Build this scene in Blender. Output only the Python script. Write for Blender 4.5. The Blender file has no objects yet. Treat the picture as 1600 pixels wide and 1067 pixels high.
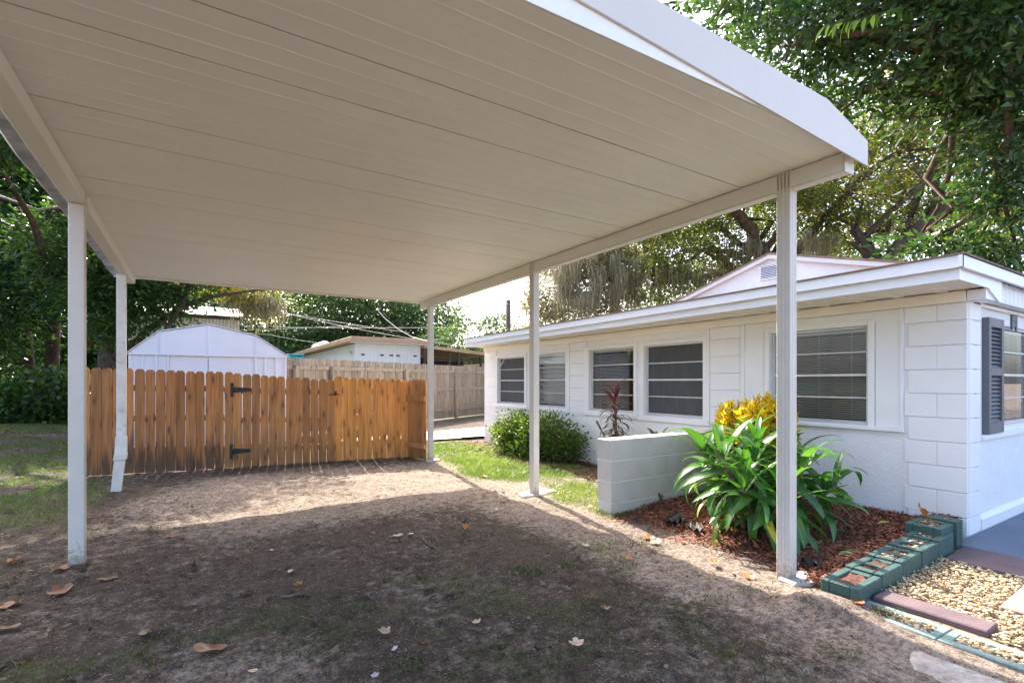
import bpy, math, random
import numpy as np
from mathutils import Vector, Matrix

random.seed(7)
RNG = np.random.default_rng(11)
scene = bpy.context.scene
COL = scene.collection

# ------------------------------------------------------------------ camera
YAW = math.radians(32.2)
cd = bpy.data.cameras.new("camera")
cam = bpy.data.objects.new("camera", cd)
COL.objects.link(cam)
cam.location = (0, 0, 1.28)
cam.rotation_euler = (math.radians(90), 0, -YAW)
cd.sensor_width = 36.0
cd.lens = 36.0 * 785.0 / 1600.0
cd.shift_y = 63.5 / 1600.0
cd.clip_start = 0.05
cd.clip_end = 2000
scene.camera = cam

# ------------------------------------------------------------------ sky, sun, exposure
SUN_EL, SUN_AZ = math.radians(43.8), math.radians(8.8)     # azimuth from +Y towards +X
world = bpy.data.worlds.new("World")
scene.world = world
world.use_nodes = True
wn = world.node_tree.nodes
wl = world.node_tree.links
wn.clear()
wo = wn.new("ShaderNodeOutputWorld")
bg = wn.new("ShaderNodeBackground")
sk = wn.new("ShaderNodeTexSky")
sk.sky_type = 'NISHITA'
sk.sun_disc = False
sk.sun_elevation = SUN_EL
sk.sun_rotation = SUN_AZ
sk.air_density = 0.75
sk.dust_density = 4.0
sk.ozone_density = 0.4
bg.inputs[1].default_value = 0.15
wl.new(sk.outputs[0], bg.inputs[0])
wl.new(bg.outputs[0], wo.inputs[0])

sl = bpy.data.lights.new("sun", 'SUN')
sl.energy = 2.6
sl.angle = math.radians(0.55)
sl.color = (1.0, 0.93, 0.82)
sun = bpy.data.objects.new("sun", sl)
COL.objects.link(sun)
trav = Vector((-math.sin(SUN_AZ) * math.cos(SUN_EL), -math.cos(SUN_AZ) * math.cos(SUN_EL), -math.sin(SUN_EL)))
sun.rotation_euler = trav.to_track_quat('-Z', 'Y').to_euler()
sun.location = (3, 12, 14)

scene.view_settings.view_transform = 'Standard'
scene.view_settings.look = 'None'
scene.view_settings.exposure = 2.47
scene.view_settings.gamma = 1.0
scene.view_settings.use_curve_mapping = False
scene.cycles.max_bounces = 10
scene.cycles.diffuse_bounces = 6
scene.cycles.transparent_max_bounces = 16
scene.cycles.use_denoising = True

# ------------------------------------------------------------------ helpers
def prop(o, label=None, cat=None, group=None, kind=None):
    if label: o["label"] = label
    if cat: o["category"] = cat
    if group: o["group"] = group
    if kind: o["kind"] = kind
    return o

def link(name, data, parent=None, loc=None, rot=None, scale=None):
    o = bpy.data.objects.new(name, data)
    COL.objects.link(o)
    if parent is not None: o.parent = parent
    if loc is not None: o.location = loc
    if rot is not None: o.rotation_euler = rot
    if scale is not None: o.scale = scale
    return o

def empty(name, loc=(0, 0, 0), rz=0.0, **kw):
    o = link(name, None, None, loc, (0, 0, rz))
    o.empty_display_size = 0.1
    return prop(o, **kw)

def mesh_py(name, verts, faces, mat=None, smooth=False):
    me = bpy.data.meshes.new(name)
    me.from_pydata([tuple(v) for v in verts], [], [tuple(f) for f in faces])
    if mat is not None:
        for m in (mat if isinstance(mat, (list, tuple)) else [mat]): me.materials.append(m)
    if smooth:
        me.polygons.foreach_set("use_smooth", np.ones(len(me.polygons), dtype=bool))
    me.update()
    return me

def mesh_np(name, V, F, mat=None, smooth=False, tint=None):
    """V (n,3), F (m,k) constant k"""
    V = np.ascontiguousarray(V, dtype=np.float32)
    F = np.ascontiguousarray(F, dtype=np.int32)
    me = bpy.data.meshes.new(name)
    m, k = F.shape
    me.vertices.add(len(V)); me.vertices.foreach_set("co", V.ravel())
    me.loops.add(m * k); me.loops.foreach_set("vertex_index", F.ravel())
    me.polygons.add(m)
    me.polygons.foreach_set("loop_start", np.arange(0, m * k, k, dtype=np.int32))
    me.polygons.foreach_set("loop_total", np.full(m, k, dtype=np.int32))
    if smooth: me.polygons.foreach_set("use_smooth", np.ones(m, dtype=bool))
    if mat is not None: me.materials.append(mat)
    if tint is not None:
        a = me.attributes.new("tint", 'FLOAT', 'POINT')
        a.data.foreach_set("value", np.ascontiguousarray(tint, dtype=np.float32))
    me.update(calc_edges=True)
    return me

class MB:
    """collects boxes / prisms / tubes into one mesh"""
    def __init__(s): s.v = []; s.f = []
    def add(s, verts, faces):
        n = len(s.v); s.v += [tuple(v) for v in verts]; s.f += [tuple(i + n for i in f) for f in faces]; return s
    def box(s, x0, x1, y0, y1, z0, z1, bev=0.0):
        if bev <= 0:
            return s.add([(x0,y0,z0),(x1,y0,z0),(x1,y1,z0),(x0,y1,z0),(x0,y0,z1),(x1,y0,z1),(x1,y1,z1),(x0,y1,z1)],
                         [(0,3,2,1),(4,5,6,7),(0,1,5,4),(1,2,6,5),(2,3,7,6),(3,0,4,7)])
        v = []; idx = {}
        X = (x0, x1); Y = (y0, y1); Z = (z0, z1)
        for i in (0, 1):
            for j in (0, 1):
                for k in (0, 1):
                    sx, sy, sz = (1, -1)[i], (1, -1)[j], (1, -1)[k]
                    for a in range(3):
                        p = [X[i] + sx * bev, Y[j] + sy * bev, Z[k] + sz * bev]
                        p[a] = (X[i], Y[j], Z[k])[a]
                        idx[(i, j, k, a)] = len(v); v.append(tuple(p))
        f = []
        for a in range(3):
            b, c = [(1, 2), (2, 0), (0, 1)][a]
            for side in (0, 1):
                q = []
                for (u, w) in ((0, 0), (1, 0), (1, 1), (0, 1)):
                    t = [0, 0, 0]; t[a] = side; t[b] = u; t[c] = w
                    q.append(idx[(t[0], t[1], t[2], a)])
                f.append(q if side else q[::-1])
        for a in range(3):                      # edge chamfers along axis a
            b, c = [(1, 2), (2, 0), (0, 1)][a]
            for u in (0, 1):
                for w in (0, 1):
                    t0 = [0, 0, 0]; t0[b] = u; t0[c] = w; t1 = list(t0); t1[a] = 1
                    q = [idx[(*t0, b)], idx[(*t1, b)], idx[(*t1, c)], idx[(*t0, c)]]
                    f.append(q if (u ^ w) else q[::-1])
        for i in (0, 1):
            for j in (0, 1):
                for k in (0, 1):
                    q = [idx[(i, j, k, 0)], idx[(i, j, k, 1)], idx[(i, j, k, 2)]]
                    f.append(q if (i + j + k) % 2 else q[::-1])
        return s.add(v, f)
    def prism(s, poly, axis, a0, a1):
        """poly: list of 2-D points, extruded along axis 'x','y' or 'z' from a0 to a1"""
        n = len(poly)
        def P(p, a):
            return {'x': (a, p[0], p[1]), 'y': (p[0], a, p[1]), 'z': (p[0], p[1], a)}[axis]
        v = [P(p, a0) for p in poly] + [P(p, a1) for p in poly]
        area = sum(poly[i][0] * poly[(i + 1) % n][1] - poly[(i + 1) % n][0] * poly[i][1] for i in range(n))
        fl = area > 0
        if axis == 'y': fl = not fl
        f = [tuple(range(n))[::-1] if fl else tuple(range(n)), tuple(range(n, 2 * n)) if fl else tuple(range(n, 2 * n))[::-1]]
        for i in range(n):
            j = (i + 1) % n
            q = (i, j, n + j, n + i)
            f.append(q if fl else q[::-1])
        return s.add(v, f)
    def tube(s, pts, rads, n=8, cap=True):
        V, F = tube_np(pts, rads, n, cap)
        return s.add(V.tolist(), F)
    def mesh(s, name, mat, smooth=False): return mesh_py(name, s.v, s.f, mat, smooth)
    def build(s, name, mat, parent=None, smooth=False, **kw):
        return prop(link(name, s.mesh(name, mat, smooth), parent), **kw)

def tube_np(pts, rads, n=8, cap=True):
    pts = np.asarray(pts, float)
    if np.isscalar(rads): rads = [rads] * len(pts)
    T = np.gradient(pts, axis=0); T /= np.linalg.norm(T, axis=1)[:, None] + 1e-9
    up = np.array([0, 0, 1.0]) if abs(T[0][2]) < 0.9 else np.array([1.0, 0, 0])
    V = []
    ref = up
    for p, t, r in zip(pts, T, rads):
        a = np.cross(t, ref); a /= np.linalg.norm(a) + 1e-9
        b = np.cross(a, t); ref = b
        for k in range(n):
            th = 2 * math.pi * k / n
            V.append(p + r * (math.cos(th) * a + math.sin(th) * b))
    F = []
    for i in range(len(pts) - 1):
        for k in range(n):
            k2 = (k + 1) % n
            F.append((i * n + k, (i + 1) * n + k, (i + 1) * n + k2, i * n + k2))
    if cap:
        F.append(tuple(range(n)))
        F.append(tuple((len(pts) - 1) * n + k for k in range(n))[::-1])
    return np.array(V), F

_H = RNG.random((256, 256))
def vnoise(x, y):
    x = np.asarray(x, float); y = np.asarray(y, float)
    xi = np.floor(x).astype(int); yi = np.floor(y).astype(int)
    fx = x - xi; fy = y - yi
    fx = fx * fx * (3 - 2 * fx); fy = fy * fy * (3 - 2 * fy)
    h = lambda a, b: _H[a & 255, b & 255]
    return (h(xi, yi) * (1 - fx) + h(xi + 1, yi) * fx) * (1 - fy) + (h(xi, yi + 1) * (1 - fx) + h(xi + 1, yi + 1) * fx) * fy
def fbm(x, y, o=4):
    s = 0; a = 0.5
    for i in range(o):
        s = s + a * vnoise(x * 2 ** i + 17.3 * i, y * 2 ** i + 5.1 * i); a *= 0.5
    return s
def sstep(a, b, x):
    t = np.clip((np.asarray(x, float) - a) / (b - a), 0, 1); return t * t * (3 - 2 * t)

def ground_h(x, y):
    x = np.asarray(x, float); y = np.asarray(y, float)
    near = sstep(14, 9, y) * sstep(-8, -5, x)
    h = (fbm(x * 0.7, y * 0.7, 3) - 0.45) * 0.045
    h = h + (fbm(x * 4.5 + 40, y * 4.5, 3) - 0.45) * 0.040 * near
    d = fbm(x * 11 + 9, y * 11 + 3, 2)
    h = h - 0.022 * sstep(0.50, 0.66, d) * near * sstep(3.4, 2.9, x)
    # wheel rut running away from the camera
    rut = np.exp(-((x + 0.05 - 0.03 * np.sin(y * 2)) / 0.10) ** 2) * sstep(1.8, 2.2, y) * sstep(4.2, 3.0, y)
    h = h - 0.012 * rut + 0.006 * rut * np.sin(y * 60)
    # left lawn rises towards the trees, and the yard behind the fences
    h = h + 0.22 * sstep(8, 18, y) * sstep(-1.5, -4, x)
    h = h + 0.10 * sstep(12.5, 15, y) * sstep(2, 4, x)
    # gravel court by the patio and house footing
    h = np.where((x > 2.9) & (y < 1.6), h * 0.3 + 0.020, h)
    h = h + 0.065 * np.exp(-((x - 2.98) / .19) ** 2 - ((y - 1.46) / .24) ** 2)
    h = np.where((x > 5.0), h * 0.2 - 0.02, h)
    return h

# ------------------------------------------------------------------ materials
class NT:
    def __init__(s, name):
        s.m = bpy.data.materials.new(name); s.m.use_nodes = True
        s.t = s.m.node_tree; s.n = s.t.nodes; s.l = s.t.links
        s.n.clear()
        s.out = s.n.new("ShaderNodeOutputMaterial")
        s.bs = s.n.new("ShaderNodeBsdfPrincipled")
        s.l.new(s.bs.outputs[0], s.out.inputs[0])
    def node(s, typ, **kw):
        n = s.n.new(typ)
        for k, v in kw.items(): setattr(n, k, v)
        return n
    def set(s, n, i, v):
        if hasattr(v, "is_output") or isinstance(v, bpy.types.NodeSocket): s.l.new(v, n.inputs[i])
        else: n.inputs[i].default_value = v
    def coord(s, kind='Object', scale=(1, 1, 1), rand=False):
        tc = s.node("ShaderNodeTexCoord"); mp = s.node("ShaderNodeMapping")
        s.l.new(tc.outputs[kind], mp.inputs[0]); mp.inputs['Scale'].default_value = scale
        if rand:
            oi = s.node("ShaderNodeObjectInfo"); ml = s.node("ShaderNodeVectorMath", operation='SCALE')
            ml.inputs[0].default_value = (37.0, 91.0, 53.0)
            s.l.new(oi.outputs['Random'], ml.inputs['Scale'])
            s.l.new(ml.outputs[0], mp.inputs['Location'])
        return mp.outputs[0]
    def noise(s, vec, scale, detail=4, rough=0.55, dist=0.0):
        n = s.node("ShaderNodeTexNoise"); s.l.new(vec, n.inputs['Vector'])
        n.inputs['Scale'].default_value = scale; n.inputs['Detail'].default_value = detail
        n.inputs['Roughness'].default_value = rough; n.inputs['Distortion'].default_value = dist
        return n.outputs[0]
    def ramp(s, fac, stops):
        r = s.node("ShaderNodeValToRGB"); s.l.new(fac, r.inputs[0])
        els = r.color_ramp.elements
        while len(els) < len(stops): els.new(0.5)
        for e, (p, c) in zip(els, stops):
            e.position = p; e.color = (*c, 1) if len(c) == 3 else c
        return r.outputs[0]
    def val(s, fac, a, b, c=0.0, d=1.0):
        m = s.node("ShaderNodeMapRange"); s.l.new(fac, m.inputs[0])
        for i, v in zip((1, 2, 3, 4), (a, b, c, d)): m.inputs[i].default_value = v
        return m.outputs[0]
    def mix(s, fac, a, b, mode='MIX'):
        m = s.node("ShaderNodeMix", data_type='RGBA', blend_type=mode)
        for i, v in ((0, fac), (6, a), (7, b)):
            if isinstance(v, bpy.types.NodeSocket): s.l.new(v, m.inputs[i])
            else: m.inputs[i].default_value = v if not (isinstance(v, tuple) and len(v) == 3) else (*v, 1)
        return m.outputs[2]
    def math(s, op, a, b=0.5):
        m = s.node("ShaderNodeMath", operation=op)
        for i, v in ((0, a), (1, b)):
            if isinstance(v, bpy.types.NodeSocket): s.l.new(v, m.inputs[i])
            else: m.inputs[i].default_value = v
        return m.outputs[0]
    def base(s, c):
        if isinstance(c, bpy.types.NodeSocket): s.l.new(c, s.bs.inputs['Base Color'])
        else: s.bs.inputs['Base Color'].default_value = (*c, 1)
    def rough(s, r):
        if isinstance(r, bpy.types.NodeSocket): s.l.new(r, s.bs.inputs['Roughness'])
        else: s.bs.inputs['Roughness'].default_value = r
    def bump(s, h, strength=0.3, dist=0.01, prev=None):
        b = s.node("ShaderNodeBump"); s.l.new(h, b.inputs['Height'])
        b.inputs['Strength'].default_value = strength; b.inputs['Distance'].default_value = dist
        if prev is not None: s.l.new(prev, b.inputs['Normal'])
        s.l.new(b.outputs[0], s.bs.inputs['Normal'])
        return b.outputs[0]

def simple(name, c1, c2=None, scale=6, rough=0.6, bump=0.0, bscale=60, rnd=0.0, metal=0.0, spec=0.5, stretch=(1, 1, 1), bdist=0.004, dirt=None):
    t = NT(name)
    v = t.coord('Object', stretch, rand=True)
    c2 = c2 or tuple(x * 0.85 for x in c1)
    n = t.noise(v, scale, 5, 0.6)
    col = t.ramp(n, [(0.32, c2), (0.68, c1)])
    if rnd > 0:
        oi = t.node("ShaderNodeObjectInfo")
        k = t.val(oi.outputs['Random'], 0, 1, 1 - rnd, 1 + rnd)
        hs = t.node("ShaderNodeHueSaturation"); t.l.new(k, hs.inputs['Value']); t.l.new(col, hs.inputs['Color'])
        col = hs.outputs[0]
    if dirt:
        d = t.val(t.noise(v, scale * 2.3, 6, 0.7), 0.58, 0.75)
        col = t.mix(d, col, dirt)
    t.base(col); t.rough(rough)
    t.bs.inputs['Metallic'].default_value = metal
    t.bs.inputs['Specular IOR Level'].default_value = spec
    if bump > 0: t.bump(t.noise(v, bscale, 4, 0.6), bump, bdist)
    return t.m

M = {}
M['cream'] = simple("cream_paint", (0.76, 0.75, 0.68), (0.72, 0.71, 0.64), 3, 0.42, 0.05, 25, bdist=0.002)
M['ceiling'] = simple("ceiling_paint", (0.83, 0.845, 0.775), (0.79, 0.80, 0.73), 1.6, 0.48, 0.10, 9, bdist=0.003)
M['post'] = simple("post_paint", (0.66, 0.62, 0.555), (0.60, 0.56, 0.50), 5, 0.40, 0.04, 40)
def dirty_post(m):
    nt = m.node_tree; bs = next(n for n in nt.nodes if n.type == 'BSDF_PRINCIPLED'); src = bs.inputs['Base Color'].links[0].from_socket
    tc = nt.nodes.new("ShaderNodeTexCoord"); sp = nt.nodes.new("ShaderNodeSeparateXYZ"); nt.links.new(tc.outputs['Object'], sp.inputs[0])
    no = nt.nodes.new("ShaderNodeTexNoise"); no.inputs['Scale'].default_value = 38; no.inputs['Detail'].default_value = 6; no.inputs['Roughness'].default_value = .75
    nt.links.new(tc.outputs['Object'], no.inputs['Vector'])
    mr = nt.nodes.new("ShaderNodeMapRange"); nt.links.new(sp.outputs['Z'], mr.inputs[0])
    for i, v in zip((1, 2, 3, 4), (0.0, 0.30, 0.42, -0.12)): mr.inputs[i].default_value = v
    ad = nt.nodes.new("ShaderNodeMath"); ad.operation = 'ADD'; nt.links.new(no.outputs[0], ad.inputs[0]); nt.links.new(mr.outputs[0], ad.inputs[1])
    m2 = nt.nodes.new("ShaderNodeMapRange"); nt.links.new(ad.outputs[0], m2.inputs[0])
    for i, v in zip((1, 2, 3, 4), (0.68, 0.92, 0.0, 0.8)): m2.inputs[i].default_value = v
    mx = nt.nodes.new("ShaderNodeMix"); mx.data_type = 'RGBA'; nt.links.new(m2.outputs[0], mx.inputs[0]); nt.links.new(src, mx.inputs[6]); mx.inputs[7].default_value = (0.24, 0.185, 0.14, 1)
    nt.links.new(mx.outputs[2], bs.inputs['Base Color'])
dirty_post(M['post'])
M['oldpost'] = simple("old_post_paint", (0.78, 0.76, 0.72), (0.66, 0.62, 0.56), 7, 0.5, 0.15, 30, dirt=(0.42, 0.38, 0.31))
M['bright'] = simple("bright_trim", (0.90, 0.90, 0.88), (0.86, 0.86, 0.85), 6, 0.35)
M['white'] = simple("house_white", (0.83, 0.83, 0.83), (0.79, 0.79, 0.795), 3.5, 0.6, 0.25, 45, bdist=0.003)
M['block'] = simple("painted_block", (0.83, 0.83, 0.83), (0.80, 0.80, 0.805), 5, 0.62, 0.5, 130, rnd=0.018, bdist=0.0025)
M['stucco'] = simple("stucco_white", (0.83, 0.83, 0.835), (0.78, 0.78, 0.79), 6, 0.7, 0.9, 45, bdist=0.008)
M['trim'] = simple("trim_white", (0.84, 0.84, 0.835), (0.81, 0.81, 0.81), 5, 0.5, 0.06, 30)
M['soffit'] = simple("soffit_vinyl", (0.86, 0.82, 0.74), (0.83, 0.79, 0.71), 4, 0.5)
M['fascia'] = simple("fascia_metal", (0.80, 0.82, 0.86), (0.77, 0.79, 0.83), 2.5, 0.35)
M['gable'] = simple("gable_stucco", (0.745, 0.765, 0.83), (0.69, 0.705, 0.775), 3, 0.7, 0.7, 22, bdist=0.012)
M['rooftrim'] = simple("rake_trim", (0.60, 0.60, 0.625), (0.53, 0.53, 0.555), 5, 0.5)
M['shingle'] = simple("roof_shingle", (0.26, 0.17, 0.13), (0.16, 0.11, 0.09), 9, 0.9, 0.6, 70)
M['alu'] = simple("window_aluminium", (0.60, 0.61, 0.62), (0.52, 0.53, 0.54), 8, 0.38, metal=0.35)
M['blind'] = simple("blind_vinyl", (0.80, 0.79, 0.76), (0.74, 0.73, 0.70), 6, 0.5)
M['screen'] = simple("insect_screen", (0.072, 0.075, 0.082), (0.046, 0.049, 0.055), 3.0, 0.65, 0.05, 300, stretch=(1, 6, 1))
M['room'] = simple("room_wall", (0.42, 0.34, 0.26), (0.35, 0.28, 0.21), 2, 0.9)
M['curtain'] = simple("curtain_cloth", (0.62, 0.55, 0.47), (0.5, 0.43, 0.36), 2, 0.8, stretch=(1, 12, 1))
M['shutter'] = simple("shutter_grey", (0.125, 0.13, 0.145), (0.105, 0.11, 0.122), 8, 0.5)
M['dark'] = simple("dark_metal", (0.025, 0.025, 0.027), (0.018, 0.018, 0.02), 8, 0.45, metal=0.3)
M['rust'] = simple("rusty_iron", (0.10, 0.06, 0.045), (0.05, 0.035, 0.03), 30, 0.6, metal=0.4)
M['galv'] = simple("galvanised_steel", (0.72, 0.75, 0.84), (0.30, 0.31, 0.37), 7, 0.35, 0.15, 12, metal=0.45)
M['shed'] = simple("shed_steel", (0.62, 0.67, 0.74), (0.59, 0.64, 0.71), 2, 0.42, 0.08, 3.0)
M['trailer'] = simple("trailer_siding", (0.72, 0.71, 0.66), (0.64, 0.62, 0.56), 2, 0.5)
M['whiteroof'] = simple("white_roof", (0.8, 0.8, 0.78), (0.72, 0.71, 0.68), 2, 0.6)
M['brownroof'] = simple("brown_roof", (0.50, 0.335, 0.215), (0.42, 0.275, 0.175), 1.5, 0.8)
M['brownbeam'] = simple("brown_beam", (0.075, 0.05, 0.04), (0.05, 0.035, 0.03), 6, 0.7)
M['nhouse'] = simple("neighbour_white", (0.74, 0.76, 0.80), (0.70, 0.72, 0.76), 1.2, 0.6)
M['rosevent'] = simple("rose_vent", (0.33, 0.12, 0.10), (0.26, 0.09, 0.08), 5, 0.7)
M['porchdark'] = simple("porch_screen", (0.030, 0.028, 0.027), (0.02, 0.02, 0.02), 3, 0.8)
M['teal'] = simple("teal_plastic", (0.02, 0.30, 0.36), (0.02, 0.26, 0.31), 4, 0.4)
M['green'] = simple("green_paint_block", (0.042, 0.098, 0.085), (0.027, 0.068, 0.060), 9, 0.62, 0.8, 60, rnd=0.06, bdist=0.005, dirt=(0.12, 0.13, 0.10))
M['palegreen'] = simple("worn_green_block", (0.23, 0.30, 0.27), (0.13, 0.20, 0.18), 7, 0.75, 0.8, 60, rnd=0.06, bdist=0.005, dirt=(0.34, 0.33, 0.27))
M['paver'] = simple("purple_paver", (0.150, 0.098, 0.105), (0.098, 0.064, 0.072), 6, 0.85, 0.7, 90, rnd=0.08, bdist=0.004, dirt=(0.10, 0.075, 0.07))
M['paverpale'] = simple("tan_paver", (0.30, 0.225, 0.19), (0.24, 0.175, 0.15), 8, 0.85, 0.7, 90, bdist=0.004)
M['pebble'] = None
M['patio'] = simple("blue_patio_paint", (0.095, 0.128, 0.185), (0.068, 0.096, 0.145), 3, 0.5, 0.35, 30, bdist=0.006)
M['concrete'] = simple("concrete", (0.52, 0.49, 0.44), (0.36, 0.33, 0.29), 9, 0.9, 0.8, 70, bdist=0.006, dirt=(0.24, 0.20, 0.16))
M['palecon'] = simple("pale_concrete", (0.60, 0.59, 0.57), (0.50, 0.49, 0.47), 14, 0.9, 1.0, 120, bdist=0.008, dirt=(0.30, 0.29, 0.28))
M['sandcon'] = simple("sandy_concrete", (0.50, 0.46, 0.42), (0.26, 0.21, 0.175), 16, 0.95, 1.0, 90, bdist=0.01, dirt=(0.16, 0.125, 0.10))
M['bark'] = simple("oak_bark", (0.11, 0.075, 0.052), (0.045, 0.030, 0.022), 7, 0.9, 1.0, 16, stretch=(1, 1, 0.35), bdist=0.05)
M['barkred'] = simple("reddish_bark", (0.15, 0.085, 0.055), (0.055, 0.033, 0.024), 8, 0.9, 1.0, 22, stretch=(1, 1, 0.35), bdist=0.05)
M['twig'] = simple("twig_bark", (0.09, 0.065, 0.045), (0.05, 0.035, 0.026), 12, 0.9)
M['cane'] = simple("plant_cane", (0.26, 0.20, 0.12), (0.10, 0.07, 0.045), 40, 0.8, stretch=(0.2, 0.2, 1.2))
M['stick'] = simple("dry_stick", (0.17, 0.12, 0.085), (0.09, 0.06, 0.045), 20, 0.9)
M['cable'] = simple("cable_grey", (0.42, 0.42, 0.43), (0.36, 0.36, 0.37), 5, 0.5)
M['pole'] = simple("weathered_pole", (0.16, 0.12, 0.10), (0.10, 0.075, 0.06), 6, 0.9, stretch=(1, 1, .2))
M['numeral'] = simple("numeral_grey", (0.10, 0.105, 0.12), (0.08, 0.085, 0.10), 10, 0.5)
M['tarp'] = simple("black_fabric", (0.02, 0.02, 0.022), (0.012, 0.012, 0.013), 10, 0.7)

def ceiling_lines(): pass

def wood(name, light, mid, dark, stain=0.0, knots=True):
    t = NT(name)
    v = t.coord('Object', (1, 1, 1), rand=True)
    mp = t.node("ShaderNodeMapping"); t.l.new(v, mp.inputs[0]); mp.inputs['Scale'].default_value = (16, 16, 0.9)
    g = t.noise(mp.outputs[0], 2.2, 6, 0.62, 0.8)
    g2 = t.noise(mp.outputs[0], 9.0, 3, 0.6, 0.2)
    col = t.ramp(g, [(0.28, dark), (0.5, mid), (0.72, light)])
    col = t.mix(t.val(g2, 0.35, 0.75, 0.0, 0.35), col, mid, 'MULTIPLY') if False else t.mix(t.val(g2, 0.50, 0.78, 0.0, 0.45), col, dark)
    oi = t.node("ShaderNodeObjectInfo")
    hs = t.node("ShaderNodeHueSaturation"); t.l.new(col, hs.inputs['Color'])
    t.l.new(t.val(oi.outputs['Random'], 0, 1, 0.72, 1.22), hs.inputs['Value'])
    col = hs.outputs[0]
    if knots:
        sx = t.node("ShaderNodeSeparateXYZ"); t.l.new(v, sx.inputs[0]); cx = t.node("ShaderNodeCombineXYZ")
        t.l.new(t.math('MULTIPLY', sx.outputs['X'], 6.5), cx.inputs[0]); t.l.new(t.math('MULTIPLY', sx.outputs['Z'], 2.7), cx.inputs[1])
        wob = t.node("ShaderNodeVectorMath", operation='ADD'); t.l.new(cx.outputs[0], wob.inputs[0])
        wn_ = t.node("ShaderNodeTexNoise"); t.l.new(v, wn_.inputs['Vector']); wn_.inputs['Scale'].default_value = 25
        wsc = t.node("ShaderNodeVectorMath", operation='SCALE'); t.l.new(wn_.outputs['Color'], wsc.inputs[0]); wsc.inputs['Scale'].default_value = 0.12
        t.l.new(wsc.outputs[0], wob.inputs[1])
        vo = t.node("ShaderNodeTexVoronoi"); vo.voronoi_dimensions = '2D'; t.l.new(wob.outputs[0], vo.inputs['Vector']); vo.inputs['Scale'].default_value = 1.0
        k = t.val(vo.outputs['Distance'], 0.05, 0.12, 1.0, 0.0)
        col = t.mix(t.math('MULTIPLY', k, 0.85), col, tuple(c * 0.28 for c in dark))
        k2 = t.val(vo.outputs['Distance'], 0.08, 0.26, 0.45, 0.0)
        col = t.mix(k2, col, dark)
    if stain > 0:      # mildew creeping up from the damp ground
        tc = t.node("ShaderNodeTexCoord"); sp = t.node("ShaderNodeSeparateXYZ"); t.l.new(tc.outputs['Object'], sp.inputs[0])
        s1 = t.noise(mp.outputs[0], 1.3, 3, 0.6)
        hgt = t.math('SUBTRACT', sp.outputs['Z'], t.val(s1, 0.3, 0.7, 0.0, 0.34))
        oi2 = t.node("ShaderNodeObjectInfo")
        hgt = t.math('SUBTRACT', hgt, t.val(oi2.outputs['Random'], 0, 1, -0.12, 0.16))
        k = t.val(hgt, -0.06, 0.14, stain, 0.0)
        col = t.mix(k, col, (0.035, 0.026, 0.02))
    t.base(col); t.rough(0.72)
    t.bump(g, 0.35, 0.006)
    return t.m
M['wood'] = wood("cedar_picket", (0.58, 0.255, 0.078), (0.45, 0.180, 0.050), (0.20, 0.078, 0.025), 0.75)
M['woodgate'] = wood("gate_picket", (0.60, 0.280, 0.092), (0.47, 0.205, 0.062), (0.23, 0.098, 0.032), 0.35)
M['woodnew'] = wood("fresh_picket", (0.78, 0.36, 0.090), (0.64, 0.265, 0.056), (0.35, 0.13, 0.028), 0.2)
M['woodgrey'] = wood("weathered_picket", (0.42, 0.335, 0.245), (0.32, 0.245, 0.175), (0.17, 0.128, 0.092), 0.3)

def leafmat(name, stops, trans=0.35, rough=0.38, tcol=None, spec=0.5):
    t = NT(name)
    a = t.node("ShaderNodeAttribute"); a.attribute_name = "tint"
    col = t.ramp(a.outputs['Fac'], stops)
    t.base(col); t.rough(rough); t.bs.inputs['Specular IOR Level'].default_value = spec
    tr = t.node("ShaderNodeBsdfTranslucent")
    tc = t.mix(0.6, col, tcol or (0.30, 0.42, 0.04), 'MIX') if tcol else t.mix(1.0, col, (2.0, 1.9, 0.9), 'MULTIPLY')
    t.l.new(tc, tr.inputs[0])
    mx = t.node("ShaderNodeMixShader"); mx.inputs[0].default_value = trans
    t.l.new(t.bs.outputs[0], mx.inputs[1]); t.l.new(tr.outputs[0], mx.inputs[2])
    t.l.new(mx.outputs[0], t.out.inputs[0])
    return t.m
M['leaf_dark'] = leafmat("laurel_leaf", [(0, (0.018, 0.050, 0.012)), (0.55, (0.036, 0.092, 0.020)), (1, (0.12, 0.19, 0.035))], 0.42, 0.28)
M['leaf_oak'] = leafmat("oak_leaf", [(0, (0.050, 0.066, 0.018)), (0.5, (0.090, 0.125, 0.030)), (0.8, (0.20, 0.19, 0.038)), (1, (0.38, 0.31, 0.035))], 0.5, 0.32)
M['leaf_moss'] = leafmat("resurrection_leaf", [(0, (0.075, 0.075, 0.045)), (0.5, (0.19, 0.175, 0.115)), (1, (0.38, 0.34, 0.235))], 0.35, 0.5)
M['leaf_gloss'] = leafmat("glossy_leaf", [(0, (0.020, 0.052, 0.015)), (0.6, (0.040, 0.100, 0.026)), (1, (0.125, 0.20, 0.035))], 0.32, 0.24, spec=0.6)
M['leaf_far'] = leafmat("far_leaf", [(0, (0.024, 0.055, 0.022)), (0.6, (0.050, 0.105, 0.036)), (1, (0.15, 0.20, 0.055))], 0.35, 0.5)
M['leaf_bush'] = leafmat("bush_leaf", [(0, (0.040, 0.085, 0.014)), (0.6, (0.085, 0.16, 0.025)), (1, (0.22, 0.28, 0.045))], 0.38)
M['leaf_yellow'] = leafmat("croton_leaf", [(0, (0.36, 0.27, 0.012)), (0.5, (0.72, 0.52, 0.012)), (1, (0.88, 0.72, 0.04))], 0.45, 0.35, tcol=(0.85, 0.6, 0.02))
M['grass'] = leafmat("grass_blade", [(0, (0.060, 0.115, 0.018)), (0.6, (0.13, 0.21, 0.032)), (1, (0.30, 0.29, 0.08))], 0.4, 0.45)
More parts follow.
